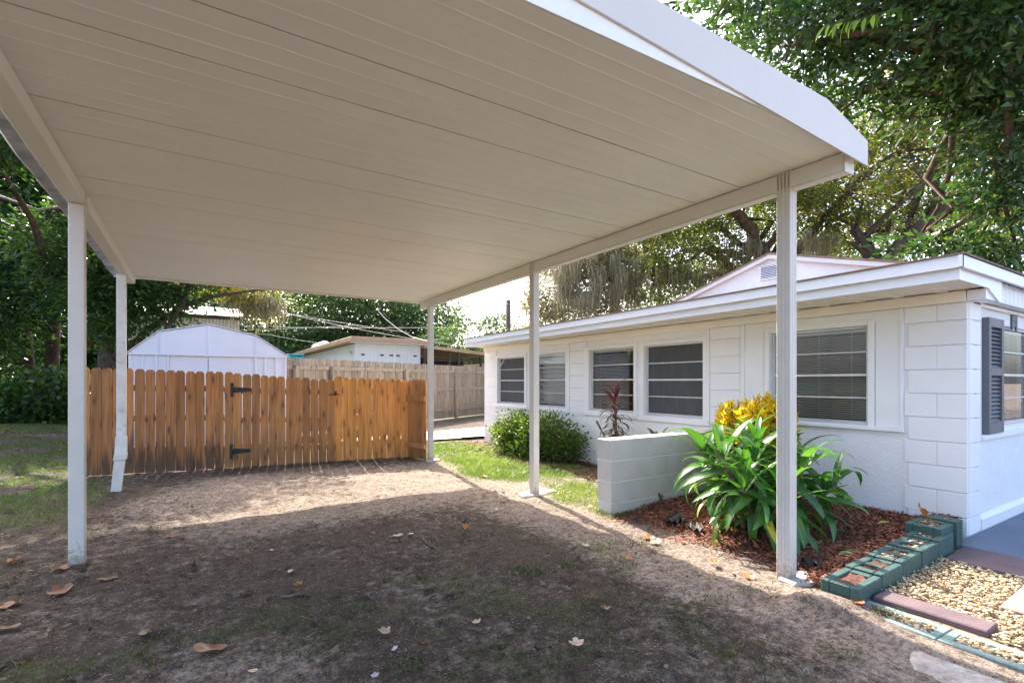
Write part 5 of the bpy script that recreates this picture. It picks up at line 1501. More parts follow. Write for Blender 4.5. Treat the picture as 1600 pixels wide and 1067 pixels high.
fallen = [
    (328, 1018, .165, .5, 'oval', 'deadleaf', "big glossy brown curled leaf nearest the camera"),
    (170, 901, .145, .6, 'lobed', 'deadleaf', "brown curled leaf just beyond the foot of the tall near post"),
    (95, 924, .17, .7, 'lobed', 'deadleaf', "crumpled rusty leaf below the tall near post"),
    (95, 890, .13, .5, 'lobed', 'deadleaf', "dull leaf touching the base of the tall near post"),
    (22, 880, .15, .9, 'lobed', 'deadleaf', "dark curled leaf in the grass at the picture's edge"),
    (14, 948, .15, .7, 'lobed', 'deadleaf', "reddish leaf on the grass below the dark curled one at the edge"),
    (12, 985, .12, .5, 'oval', 'deadleaf', "tan leaf flat on dirt at the lower picture edge"),
    (224, 994, .09, .4, 'oval', 'deadleaf', "small dull leaf lying alone on sand below the near post"),
    (316, 874, .085, .7, 'lobed', 'deadleaf', "small folded brown leaf in the middle of the shaded dirt"),
    (464, 918, .085, 1.0, 'lobed', 'deadorange', "curled salmon coloured leaf in the shaded dirt"),
    (454, 896, .075, .3, 'oval', 'deadpale', "flat pale leaf just behind the salmon curled one"),
    (425, 861, .05, .4, 'oval', 'deadwhite', "tiny bluish white leaf in the shaded dirt"),
    (601, 989, .085, .6, 'lobed', 'deadpale', "half green half brown leaf on dark grass"),
    (663, 1015, .095, .9, 'lobed', 'deadleaf', "brown leaf standing on edge near the lower picture edge"),
    (586, 1057, .05, .5, 'lobed', 'deadwhite', "small whitish leaf scrap at the bottom edge"),
    (617, 1018, .04, .4, 'lobed', 'deadwhite', "tiny pale star shaped scrap beside the upright brown leaf"),
    (729, 829, .09, 1.0, 'lobed', 'deadorange', "small upright orange brown leaf on open dirt"),
    (784, 784, .13, .4, 'lobed', 'deadleaf', "brown leaf at the tip of the roof shadow"),
    (780, 799, .11, .3, 'oval', 'deadwhite', "bluish grey leaf beside the brown one at the roof shadow's tip"),
    (622, 840, .10, .5, 'oval', 'deadwhite', "pale grey leaf pair member, larger, in mid dirt"),
    (641, 838, .09, .5, 'oval', 'deadwhite', "pale grey leaf pair member, smaller, in mid dirt"),
    (745, 972, .075, .4, 'lobed', 'deadpale', "thin pale leaf flake on bare sand"),
    (901, 1005, .095, .4, 'lobed', 'deadpale', "flat tan maple shaped leaf near the bottom edge"),
    (928, 938, .09, .8, 'lobed', 'deadleaf', "round brown leaf of the pair in the grass patch"),
    (946, 952, .085, .8, 'lobed', 'deadleaf', "tan brown leaf touching its round neighbour in the grass patch"),
    (915, 855, .10, .4, 'lobed', 'deadpale', "pale brown leaf in shade left of the low wall"),
    (984, 876, .07, .8, 'lobed', 'deadorange', "little orange leaf just inside the roof shadow"),
    (1116, 885, .085, 1.1, 'lobed', 'deadorange', "upright rusty leaf on the line of the roof shadow"),
    (1170, 903, .115, .7, 'lobed', 'deadorange', "bright orange curled leaf in sun before the front post"),
    (1012, 840, .13, .6, 'lobed', 'deadorange', "yellow brown leaf in the heap before the mulch"),
    (1024, 850, .12, .7, 'lobed', 'deadpale', "pale curled leaf in the heap before the mulch"),
    (1004, 793, .16, 1.0, 'lobed', 'deadleaf', "brown leaf leaning against the low wall's foot"),
    (1030, 792, .12, .8, 'lobed', 'deadleaf', "dark red leaf on mulch behind the leaf leaning on the wall"),
    (1288, 933, .10, 1.1, 'lobed', 'deadleaf', "shrivelled brown leaf beside the front post pad"),
    (1340, 943, .15, .6, 'oval', 'deadorange', "large tan folded leaf lying on the sunk green block"),
    (920, 795, .09, .9, 'lobed', 'deadpale', "bleached crumpled leaf at the low wall's corner"),
    (757, 746, .13, .5, 'lobed', 'deadorange', "rusty leaf on the sunny edge of the lawn"),
    (580, 715, .12, .6, 'lobed', 'deadleaf', "brown leaf at the foot of the orange pickets"),
    (656, 707, .16, .6, 'lobed', 'deadorange', "orange leaf in the fence corner behind the post"),
    (395, 1051, .05, .5, 'oval', 'deadpale', "small beige scrap near the bottom picture edge"),
    (915, 705, .2, .6, 'lobed', 'deadleaf', "brown leaf in the bed between the bushes and the low wall"),
    (590, 775, .08, .5, 'lobed', 'deadleaf', "small brown leaf on the sunlit band of sand"),
    (270, 838, .12, .4, 'lobed', 'deadleaf', "dull leaf where the sun band meets the roof shadow"),
    (1165, 865, .07, .5, 'oval', 'deadpale', "pale fleck of leaf on the mulch edge near the post"),
]
for i, (a, b, sz, curl, kd, mt, lb) in enumerate(fallen):
    x, y = on_ground(a, b)
    z = gh(x, y)
    if x > mulch_edge(np.array([y]))[0] and 1.6 < y < 3.6: z = max(z, float(mulch_h(np.array([x]), np.array([y]))[0]))
    if mt == 'deadorange' and a == 1340: z = .045; x, y = on_ground(a, b, .045)
    tilt = .7 if 'upright' in lb or 'standing' in lb or 'leaning' in lb else .16
    sz *= .9; prop(link("dead_leaf", lobed_leaf(sz, curl * 1.25, i, M[mt], kd), None, (x, y, z + .012 + (sz * .22 if tilt > .5 else 0)), (random.uniform(-tilt, tilt) + (.5 if tilt > .5 else 0), random.uniform(-.2, .2), random.uniform(0, 6.28))), lb, "dead leaf", "dead leaves on the ground")
prop(link("dead_leaf", lobed_leaf(.17, .9, 77, M['deadorange'], 'lobed'), None, (4.66, 1.56, .285), (1.0, .15, .5)), "large rusty maple shaped leaf standing on the raised green block", "dead leaf", "dead leaves on the ground")
prop(link("dead_leaf", lobed_leaf(.07, .3, 78, M['deadorange'], 'oval'), None, (4.02, 1.02, .04), (.1, .05, 1.2)), "small red leaf lying on the sunlit gravel", "dead leaf", "dead leaves on the ground")
def stick(px0, py0, px1, py1, label, r=.006):
    a = on_ground(px0, py0); b = on_ground(px1, py1)
    q = limb_path((a[0], a[1], gh(*a) + .012), (b[0], b[1], gh(*b) + .012), 6, .18)
    prop(link("twig", MB().tube(q, np.linspace(r, r * .5, 6), 6).mesh("twig", M['stick'], True)), label, "twig", "dry twigs on the dirt")
stick(660, 842, 688, 862, "grey twig lying in the middle of the shaded dirt", .010)
stick(440, 934, 500, 926, "dark twig under the salmon curled leaf", .009)
stick(1318, 945, 1350, 915, "bent grey twig poking up by the sunk green block", .004)
stick(1470, 905, 1450, 870, "thin pale straw lying over the green block row", .003)
stick(1560, 868, 1600, 880, "thin dark twig lying on the blue patio", .004)
# dark fabric scraps in the mulch
for i, (x, y, z, s, lb) in enumerate([(3.62, 3.02, .06, .10, "crumpled black fabric scrap in mulch near the low wall"), (3.60, 2.78, .05, .08, "second black fabric scrap in the mulch, closer to the strap leaves"), (3.52, 1.80, .07, .07, "black fabric corner poking from mulch behind the front post")]):
    r_ = np.random.default_rng(i)
    g_ = np.linspace(-1, 1, 7); V = [(u * s, v * s * .6, (.25 * s) * r_.normal()) for u in g_ for v in g_]
    F = [(a * 7 + b, a * 7 + b + 1, (a + 1) * 7 + b + 1, (a + 1) * 7 + b) for a in range(6) for b in range(6)]
    prop(link("fabric_scrap", mesh_py("fabric_scrap", V, F, M['tarp'], True), None, (x, y, z), (0, 0, i)), lb, "fabric", "black weed cloth scraps in mulch")

# ------------------------------------------------------------------ plants
def strap_mesh(L, W, droop, mat, tw=0.0, name="leaf", n=9, fold=.28):
    """blade along +Y/up, object X across: lanceolate, arching, keeled"""
    V = []; F = []; p = np.array([0., 0., 0.]); ang = 0.0
    for i in range(n + 1):
        t = i / n
        w = W * (math.sin(math.pi * min(1, t * .92 + .06)) ** .75) * (1 - .25 * t) if 0 < t < 1 else W * (.10 if t == 0 else .0)
        wob = 1 + .05 * math.sin(9 * t + L * 40)
        up = np.array([0, -math.sin(ang), math.cos(ang)])
        a = tw * t
        for s in (-1, 0, 1):
            V.append((p[0] + s * w * .5 * wob, p[1] + (abs(s) * fold * w * .5) * up[1], p[2] + abs(s) * fold * w * .5 * up[2] + s * a * w * .4))
        ang -= droop / n * (0.5 + 1.3 * t)
        p = p + np.array([0.012 * math.sin(4 * t) * L, math.cos(ang), math.sin(ang)]) * np.array([1, 1, 1]) * L / n
    for i in range(n):
        for k in (0, 1):
            a = i * 3 + k; F.append((a, a + 1, a + 4, a + 3))
    return mesh_py(name, V, F, mat, True)
def leaf_variants(specs, mat): return [strap_mesh(L, W, d, mat, tw) for L, W, d, tw in specs]
def put_leaf(root, me, pos, az, el, sc=1.0, roll=0.0, name="leaf", **kw):
    m = Matrix.Rotation(az, 4, 'Z') @ Matrix.Rotation(el, 4, 'X') @ Matrix.Rotation(roll, 4, 'Y')
    o = link(name, me, root, pos); o.rotation_euler = m.to_euler(); o.scale = (sc, sc, sc)
    return prop(o, **kw)

def build_strap_plant():
    bx, by, bz = 4.02, 2.45, .05
    R = empty("strap_leaf_plant", (bx, by, bz), label="large clump of glossy green strap leaves on ringed canes in red mulch", cat="shrub")
    LV = leaf_variants([(.48, .088, .9, .2), (.54, .094, 1.3, -.2), (.42, .082, .6, .1), (.58, .088, 1.7, .3), (.46, .096, 1.1, -.1), (.54, .080, 2.1, .2)], M['strap'])
    YV = leaf_variants([(.34, .065, 1.0, .3)], M['strapold'])
    canes = [(-.08, .0, .52, 0.0, .0), (.10, .10, .66, .10, .10), (-.22, .14, .60, -.22, .10), (.05, -.20, .50, .05, -.30), (-.32, -.08, .34, -.34, -.10), (.30, -.02, .46, .36, .0), (.22, .26, .62, .18, .22), (-.10, .34, .56, -.12, .30), (.28, -.24, .30, .34, -.34), (-.24, -.24, .26, -.25, -.32), (.0, .12, .40, .02, .04)]
    k = 0
    for (x, y, h, lx, ly) in canes:
        h += .07; q = np.array([(x * .55, y * .55, -.06), (x * .75, y * .75, h * .45), (x * 1.15 + lx * .3, y * 1.15 + ly * .3, h)])
        t = np.linspace(0, 2, 24); q = np.stack([np.interp(t, [0, 1, 2], q[:, i]) for i in range(3)], 1)
        rr = np.array([.019 if i % 2 else .0155 for i in range(24)])
        link("cane", MB().tube(q, rr, 8).mesh("cane", M['cane']), R)
        nl = 18
        for i in range(nl):
            f = i / (nl - 1)
            hh = .56 + .44 * f
            p = q[min(23, int(hh * 23))]
            az = i * 2.4 + x * 7 + random.uniform(-.3, .3)
            el = math.radians(-16 + 98 * f ** 1.05 + random.uniform(-12, 12))
            put_leaf(R, random.choice(LV), p, az, el, random.uniform(.78, 1.12) * (.78 if f > .93 else 1), random.uniform(-.5, .5))
            k += 1
    # low hanging outer leaves and yellowing ones
    for i in range(22):
        az = i * .85 + random.uniform(-.2, .2); r = random.uniform(.12, .34)
        d = (-math.sin(az) * r, math.cos(az) * r, random.uniform(.24, .5))
        put_leaf(R, random.choice(LV), d, az, math.radians(random.uniform(-40, 12)), random.uniform(.8, 1.15), random.uniform(-.6, .6))
    for (az, z, r, el) in ((1.2, .30, .36, -5), (1.5, .16, .42, -20), (1.0, .42, .34, 5), (2.2, .22, .3, -10)):
        put_leaf(R, YV[0], (-math.sin(az) * r, math.cos(az) * r, z), az, math.radians(el), 1.0, .4, label="yellowing strap leaf")
build_strap_plant()

def build_croton():
    bx, by = 4.76, 3.00
    R = empty("croton_bush", (bx, by, .06), label="bright yellow leaved croton bush behind the strap leaf clump", cat="shrub")
    s = MB()
    pts, dirs = [], []
    for i in range(44):
        a = RNG.random() * 6.28; r = .42 * RNG.random() ** .5
        top = np.array([r * math.cos(a) * .8, r * math.sin(a) * .9, .94 + .13 * RNG.random() - .35 * r ** 2])
        s.tube(limb_path((r * .25 * math.cos(a), r * .25 * math.sin(a), -.05), top, 5, .15), np.linspace(.011, .005, 5), 5)
        m = 90
        f = RNG.random(m) ** .7
        pts.append(top[None] - np.array([0, 0, 1.0]) * (f * .34)[:, None])
        az = RNG.random(m) * 6.28; el = 1.15 - 1.35 * f + RNG.normal(size=m) * .25
        dirs.append(np.stack([np.cos(az) * np.cos(el), np.sin(az) * np.cos(el), np.sin(el)], 1))
    s.build("stems", M['twig'], R)
    P = np.concatenate(pts); D = np.concatenate(dirs)
    hi = sstep(.45, .85, P[:, 2])
    tint = np.clip(.15 + .65 * hi + RNG.normal(size=len(P)) * .2, 0, 1)
    prop(link("foliage", leaves_mesh("foliage", P, D, .055 + .045 * RNG.random(len(P)), .018 + .012 * RNG.random(len(P)), M['leaf_yellow'], tint), R), kind="stuff")
    # greener old leaves low down
    n = 500
    a = RNG.random(n) * 6.28; r = .36 * RNG.random(n) ** .5
    P = np.stack([r * np.cos(a), r * np.sin(a), .25 + .5 * RNG.random(n)], 1); D = np.stack([np.cos(a), np.sin(a), RNG.normal(size=n) * .5], 1)
    prop(link("old_foliage", leaves_mesh("old_foliage", P, D, .10 + .05 * RNG.random(n), .03, M['leaf_bush'], np.clip(.6 + RNG.normal(size=n) * .2, 0, 1)), R), kind="stuff")
build_croton()

def build_cordyline():
    R = empty("cordyline", (4.97, 5.18, .0), label="burgundy topped cordyline with drooping bronze leaves behind the low wall", cat="plant")
    link("cane", MB().tube([(0, 0, -.1), (.01, -.01, .5), (.0, .0, 1.0)], [.02, .017, .012], 8).mesh("cane", M['cane'], True), R)
    BV = leaf_variants([(.30, .05, 1.1, .2), (.26, .06, .7, -.2)], M['burgundy']); OV = leaf_variants([(.34, .035, 1.9, .2), (.28, .05, 1.4, -.2)], M['bronze'])
    for i in range(13): put_leaf(R, random.choice(BV), (0, 0, .86 + .018 * i), i * 2.4, math.radians(15 + 5.5 * i), random.uniform(.9, 1.25), 0)
    for i in range(5): put_leaf(R, random.choice(BV), (0, 0, .80 + .02 * i), i * 2.4 + 1, math.radians(65), .6, 0)
    for i in range(54): put_leaf(R, random.choice(OV), (0, 0, .46 + .0062 * i), i * 2.4, math.radians(-20 + 1.4 * i + random.uniform(-12, 12)), random.uniform(.8, 1.2), 0)
    for i in range(8):
        a = i * .8; q = [(0, 0, .3), (.03 * math.cos(a), .03 * math.sin(a), .55)]
        link("dry_sheath", MB().tube(q, [.006, .02], 5).mesh("dry_sheath", M['stick'], True), R)
    link("side_stem", MB().tube([(.0, .02, .3), (-.05, .17, .52), (-.08, .30, .72)], [.012, .012, .018], 7).mesh("side_stem", M['bronze'], True), R)
build_cordyline()

def build_agave():
    R = empty("rosette_plant", (4.75, 4.22, .0), label="small pale green rosette peeking over the low wall", cat="plant")
    AV = leaf_variants([(.30, .06, .8, .1), (.26, .055, .5, -.1)], M['agave'])
    link("stem", MB().tube([(0, 0, -.1), (0, 0, .52)], [.02, .016], 7).mesh("stem", M['cane'], True), R)
    for i in range(16): put_leaf(R, random.choice(AV), (0, 0, .46 + .004 * i), i * 2.4, math.radians(8 + 4.2 * i), random.uniform(.85, 1.1), 0)
build_agave()
def build_spider():
    R = empty("grassy_plant", (5.06, 5.85, .0), label="small dark grassy plant against the wall beside the bushes", cat="plant")
    AV = leaf_variants([(.22, .018, 1.6, .1)], M['bronze'])
    for i in range(18): put_leaf(R, AV[0], (random.uniform(-.05, .05), random.uniform(-.05, .05), 0), i * 2.4, math.radians(random.uniform(25, 75)), random.uniform(.7, 1.1), 0)
build_spider()

def bush(x, y, rx, ry, h, label, bias, n=4000):
    R = empty("leafy_bush", (x, y, 0), label=label, cat="bush", group="bushes under the house windows")
    s = MB()
    for i in range(16):
        a = RNG.random() * 6.28; r = RNG.random() ** .5
        s.tube(limb_path((.1 * math.cos(a), .1 * math.sin(a), -.05), (rx * r * math.cos(a), ry * r * math.sin(a), h * (.6 + .35 * RNG.random())), 5, .25), np.linspace(.011, .004, 5), 5)
    s.build("stems", M['twig'], R)
    P, D, cid, C, k = crown_points([(0, 0, h * .60, rx, ry, h * .40), (.0, .1, h * .38, rx * .95, ry * .95, h * .34)], n, 70, .062, .35)
    P[:, 2] = np.clip(P[:, 2], .05, h * 1.02)
    tb = RNG.random(110)
    prop(link("foliage", leaves_mesh("foliage", P, D + np.array([0, 0, .3]), .045 + .03 * RNG.random(n), .024 + .012 * RNG.random(n), M['leaf_bush'], np.clip(bias + .3 * (tb[cid] - .5) + RNG.normal(size=n) * .2, 0, 1)), R), kind="stuff")
bush(4.80, 7.50, .36, .42, .74, "sunlit yellow green bush nearest the far end of the house", .62)
bush(4.86, 6.72, .38, .44, .78, "darker green bush beside the middle carport post", .40)
bush(4.95, 6.25, .22, .25, .50, "small low green bush ending the row under the windows", .35, 1800)
# seedlings and a fresh leaf in the mulch
for i, (x, y, z, lb) in enumerate([(3.72, 1.86, .05, "tiny seedling with two bright leaves behind the front post"), (3.9, 1.72, .05, "low seedling in mulch beside the green block row"), (4.25, 1.95, .08, "small sprout in the mulch near the house side of the row")]):
    R = empty("seedling", (x, y, z), label=lb, cat="seedling", group="seedlings in the mulch")
    link("stem", MB().tube([(0, 0, -.02), (.005, .0, .05 + .05 * (i == 0))], .0025, 5).mesh("stem", M['agave']), R)
    me = strap_mesh(.055, .03, .5, M['agave'], 0, "leaf", 5)
    for j in range(5): put_leaf(R, me, (0, 0, .045 + .05 * (i == 0)), j * 1.3, math.radians(15), random.uniform(.7, 1))
for (x, y, z, lb) in ((3.66, 1.60, .155, "fresh lime green leaf dropped on the green block row"), (4.52, 1.72, .20, "fresh green leaf by the raised green block")):
    o = put_leaf(None, strap_mesh(.10, .05, .6, M['strapold' if z > .18 else 'agave'], 0, "fallen_green_leaf", 6), (x, y, z), 1.0, .2, 1, 0, "fallen_green_leaf")
    prop(o, lb, "leaf", "fresh leaves on the block edging")

# ------------------------------------------------------------------ TREES
def near(px, py, w): return tuple(at(px, py, w))
def E_(px, py, w, rx, ry, rz): p = at(px, py, w); return (p[0], p[1], p[2], rx, ry, rz)

# dark laurel mass on the left
Tb = at(75, 640, 18.0)
tree("tall dark broadleaf tree with slanting trunks at the far left of the yard", (Tb[0], Tb[1], .2), [(Tb[0], Tb[1], 0), (Tb[0] + .1, Tb[1], 1.6), near(85, 500, 18), near(120, 400, 18), near(110, 300, 18)], .24,
     [E_(20, 300, 17.5, 3.0, 2.4, 1.9), E_(110, 350, 17, 2.4, 2.2, 1.6), E_(60, 430, 17, 2.8, 2.0, 1.4), E_(-60, 220, 17, 3, 2.5, 2.2), E_(60, 200, 18, 3, 2.5, 2), E_(150, 470, 16.5, 1.6, 1.4, .9), E_(-90, 480, 16, 2.4, 2, 2.2)],
     'leaf_dark', 56000, 560, .27, .19, 'barkred', tint_bias=-.14, group="broadleaf trees on the far left", name="broadleaf_tree",
     limbs=[([(Tb[0] + .3, Tb[1], 0), near(120, 560, 17.6), near(160, 490, 17.4), near(200, 440, 17)], .20, .08), ([(Tb[0] - .6, Tb[1] + .3, 0), near(45, 560, 18.2), near(25, 470, 18), near(40, 380, 18)], .17, .07)])
Tc = at(172, 615, 14.0)
tree("moss hung tree leaning over the white shed with long bare limbs", (Tc[0], Tc[1], .1), [(Tc[0], Tc[1], -.1), near(168, 560, 14), near(178, 500, 14), near(165, 440, 14), near(150, 380, 14)], .26,
     [E_(230, 475, 13.6, .85, .9, .42), E_(170, 440, 13.2, 1.2, 1.2, .8), E_(290, 458, 13.8, .75, .8, .30), E_(220, 515, 13.6, .35, .4, .22), E_(150, 500, 13.2, .6, .8, .45), E_(262, 512, 13.8, .35, .4, .2), E_(190, 400, 13.5, 2.4, 1.5, 1.1), E_(330, 395, 14.5, 2.2, 1.6, .7), (-2.2, 13.2, 6.2, 2.0, 1.7, .7), (-4.2, 12.6, 6.0, 1.8, 1.8, .8), (.0, 12.9, 6.3, 1.4, .8, .5), (1.1, 13.6, 6.5, 1.5, .75, .5), (-1.4, 12.6, 6.2, 1.2, 1.0, .5), (-5.8, 13.5, 5.2, 1.6, 1.6, 1.0), (-3.2, 11.4, 5.6, 1.5, 1.2, .5)],  # high ellipsoids above the roof: unseen canopy added to shade the left ground
     'leaf_dark', 50000, 640, .20, .14, 'bark', group="broadleaf trees on the far left", name="broadleaf_tree", tint_bias=.04,
     limbs=[([near(176, 560, 14), near(205, 540, 13.9), near(240, 510, 13.9), near(285, 480, 13.9), near(330, 462, 14)], .11, .05), ([near(255, 560, 13.4), near(262, 512, 13.5), near(285, 475, 13.6), near(300, 440, 14)], .07, .05), ([near(285, 478, 13.9), near(340, 460, 14), near(420, 452, 14.3)], .06, .03)])
Td = at(440, 600, 21.0)
tree("light green tree with grey moss drooping beside the shed roof", (.9, 21.5, 0), [(.9, 21.5, -.1), (.8, 21.3, 2), near(360, 420, 21), near(370, 380, 21)], .22,
     [E_(345, 452, 16.5, 1.1, 1.0, .30), E_(395, 462, 16.5, .8, .8, .42), E_(412, 480, 16.6, .42, .5, .5), E_(350, 410, 17, 2.4, 1.6, .9), E_(385, 535, 17, .30, .3, .18), E_(428, 466, 17, .35, .3, .25)],
     'leaf_oak', 9500, 220, .14, .085, 'bark', group="broadleaf trees on the far left", name="broadleaf_tree", tint_bias=.15, yellow=.25,
     moss=([near(370 + 13 * i, 462 + (i % 3) * 6, 16.4) for i in range(6)], 70, .75, .035, .22))
# understorey on the left
n = 16000
ux = RNG.uniform(-13, -2.6, n); uy = 18 + 2.6 * RNG.random(n) + .3 * np.sin(ux * 2)
uz = ground_h(ux, uy) + (RNG.random(n) ** 1.3) * (1.05 + .5 * np.sin(ux * 1.7 + 1))
P = np.stack([ux, uy, np.abs(uz)], 1)
prop(link("undergrowth", leaves_mesh("undergrowth", P, RNG.normal(size=(n, 3)) + np.array([0, -.5, .1]), .13 + .10 * RNG.random(n), .09 + .05 * RNG.random(n), M['leaf_dark'], np.clip(.45 + RNG.normal(size=n) * .25, 0, 1))), kind="stuff", label="dark undergrowth beneath the trees beyond the lawn")

# tree line beyond the neighbour house
far_specs = [(-120, 470, 40, 5.5, 5), (60, 455, 44, 6.5, 6), (230, 430, 42, 5.5, 5.5), (330, 455, 40, 4.2, 4.6), (408, 440, 42, 4.2, 5.0), (472, 448, 38, 3.6, 4.4), (540, 455, 42, 4.2, 4.5), (606, 470, 40, 3.6, 4.0), (660, 488, 43, 3.2, 3.6)]
names_ = ["behind the left trees, broad crown", "deep behind the lawn trees, tallest crown", "behind the trailer roof, wide dark crown", "just past the trailer's corner", "with blue green crown beyond the teal bin", "with lit yellow green top beyond the neighbour's slanted eave", "standing behind the thin crossarm pole", "behind the neighbour's rose vents", "behind the neighbour's porch and carport corner post"]
for i, ((px0, yt, w, rx, rz), nm) in enumerate(zip(far_specs, names_)):
    top = at(px0, yt, w); gz = 0
    cz = top[2] - rz * .75 + 1.5
    tree("distant dense green tree " + nm, (top[0], top[1], 0), [(top[0], top[1], -.2), (top[0] + .2, top[1], 2.2), (top[0], top[1], 4)], .3,
         [(top[0], top[1], max(cz, 3.2), rx, rx * .8, rz * .8), (top[0] - rx * .4, top[1] - 1.5, 2.6, rx * .7, rx * .6, 2.4), (top[0] + rx * .45, top[1] - 1.2, 3.4, rx * .6, rx * .5, 2.6)], 'leaf_far', 17000, 230, .40, .26, 'bark', group="distant trees beyond the neighbour house", name="distant_tree", tint_bias=[.0, .05, -.05, .1, -.05, .22, .0, .05, .1][i], wl=.55, twigs=False)
for i, (px0, yt, w, rx, rz, lb) in enumerate([(738, 478, 34, 2.5, 2.8, "wispy tree with sky showing through, between corner post and bare pole"), (792, 490, 36, 2.2, 2.4, "thin crowned tree just behind the bare pole"), (700, 508, 36, 2.3, 2.2, "pale green low tree behind the corner post"), (760, 530, 38, 2.6, 1.5, "low dark tree along the block house roofline"), (840, 500, 36, 2.0, 2.6, "loose tree behind the middle post above the roof")]):
    top = at(px0, yt, w); cz = top[2] - rz
    tree(lb, (top[0], top[1], 0), [(top[0], top[1], -.2), (top[0] + .1, top[1], cz * .6), (top[0], top[1], cz)], .16,
         [(top[0], top[1], cz, rx, rx, rz), (top[0] + .5, top[1], cz - rz * .8, rx * 1.1, rx, rz * .7)], 'leaf_far', 5600, 85, .27, .20, 'bark', group="thin trees behind the block house", name="distant_tree", tint_bias=.12, shell=.3)
n = 14000
ux = RNG.uniform(-45, 45, n); uy = 50 + 6 * RNG.random(n); uz = RNG.random(n) ** .8 * (4.2 + 1.2 * np.sin(ux * .7) + np.sin(ux * 1.9))
P = np.stack([ux, uy, uz], 1)
prop(link("far_woods", leaves_mesh("far_woods", P, RNG.normal(size=(n, 3)), .7 + .5 * RNG.random(n), .5, M['leaf_far'], np.clip(.35 + RNG.normal(size=n) * .2, 0, 1))), kind="stuff", label="far wood closing the view behind everything")

# live oaks behind the block house
Oa = at(960, 560, 21)
tree("grey leaved live oak curtained with Spanish moss behind the house roof", (Oa[0], Oa[1], 0), [(Oa[0], Oa[1], -.1), (Oa[0], Oa[1], 2.5), near(960, 430, 21), near(960, 380, 21)], .3,
     [E_(880, 450, 20, 1.3, 1.6, 1.5), E_(930, 430, 20, 1.4, 1.6, 1.7), E_(850, 500, 20, .9, 1.2, .8), E_(985, 400, 20, 1.4, 1.6, 1.3), E_(900, 380, 20.5, 2, 2, 1.4), E_(950, 500, 20, 1.2, 1.2, .7), E_(850, 430, 21, .7, 1, .7)],
     'leaf_moss', 46000, 480, .18, .11, 'bark', group="live oaks behind the block house", tint_bias=.12,
     moss=([near(RNG.choice([905, 935, 962, 985, 1010, 880]) + RNG.normal() * 9, 395 + RNG.random() * 75, 17.6 + RNG.random()) for i in range(46)], 34, .85, .030, .13), limbs=[])
Ob = at(1190, 560, 17)
tree("big red barked live oak forking above the raised gable", (Ob[0], Ob[1], 0), [(Ob[0], Ob[1], -.1), near(1196, 440, 17), near(1192, 395, 17)], .34,
     [E_(1090, 400, 17.5, 1.8, 1.6, 1.2), E_(1020, 440, 18, 1.1, 1.3, .8), E_(1160, 300, 17.5, 2.6, 2, 1.2), E_(1240, 350, 17.6, 1.4, 1.6, .9), E_(1120, 440, 18.2, 1.2, 1.2, .5), E_(1260, 270, 17, 2.2, 1.8, 1.1), E_(1060, 340, 18, 1.8, 1.6, 1.1), E_(1280, 390, 18.5, 1.1, 1.2, .45)],
     'leaf_oak', 36000, 420, .20, .12, 'barkred', group="live oaks behind the block house", tint_bias=-.05,
     limbs=[([near(1196, 408, 17), near(1178, 372, 17), near(1150, 332, 16.8), near(1120, 280, 16.5)], .23, .15), ([near(1200, 408, 17), near(1226, 375, 17.2), near(1240, 330, 17.2), near(1262, 290, 17)], .15, .09),
            ([near(1158, 440, 17.4), near(1130, 405, 17.4), near(1108, 380, 17.4), near(1060, 362, 17.5)], .15, .07), ([near(1150, 432, 17.8), near(1110, 430, 17.8), near(1060, 437, 17.8), near(1020, 446, 18)], .10, .06)],
     moss=([near(1140 + 8 * i, 372 + (i % 4) * 8, 16.6) for i in range(7)] + [near(1030 + 13 * i, 412 + (i % 3) * 9, 17.2) for i in range(8)] + [near(1254 + 8 * i, 375, 16.8) for i in range(5)], 34, .95, .028, .16))
Oc = at(1372, 560, 15)
tree("golden lit live oak with one thick limb slanting over the house end", (Oc[0], Oc[1], 0), [(Oc[0], Oc[1], -.1), near(1372, 470, 15), near(1376, 415, 15)], .30,
     [E_(1320, 300, 15.5, 1.6, 1.5, .9), E_(1400, 250, 16, 1.9, 1.6, 1.2), E_(1480, 220, 15.5, 1.8, 1.6, 1.2), E_(1340, 370, 16, 1.2, 1.2, .6), E_(1430, 330, 16, 1.5, 1.3, .6), E_(1540, 200, 15.5, 1.6, 1.5, 1.4), E_(1390, 180, 16, 2, 1.6, 1.0), E_(1290, 330, 16.5, 1, 1.2, .8), E_(1500, 150, 16, 2.0, 1.6, 1.1), E_(1560, 300, 16, 1.2, 1.2, .7)],
     'leaf_oak', 40000, 520, .17, .11, 'bark', group="live oaks behind the block house", tint_bias=.06, yellow=.16,
     limbs=[([near(1378, 420, 15), near(1398, 390, 14.9), near(1440, 352, 14.8), near(1490, 322, 14.6), near(1545, 294, 14.4), near(1610, 275, 14.2)], .20, .11),
            ([near(1295, 335, 16), near(1340, 285, 15.6), near(1400, 240, 15.4), near(1440, 210, 15.2)], .12, .05), ([near(1400, 240, 15.4), near(1450, 232, 15.3), near(1520, 250, 15.2)], .05, .025), ([near(1240, 400, 16.4), near(1290, 338, 16.1), near(1330, 300, 15.8)], .11, .09)],
     moss=([near(1262 + 10 * i, 362 + (i % 3) * 8, 15.6) for i in range(5)] + [near(1355 + 30 * i, 345, 15.2) for i in range(4)] + [near(1492, 245, 15)], 30, .7, .022, .12))
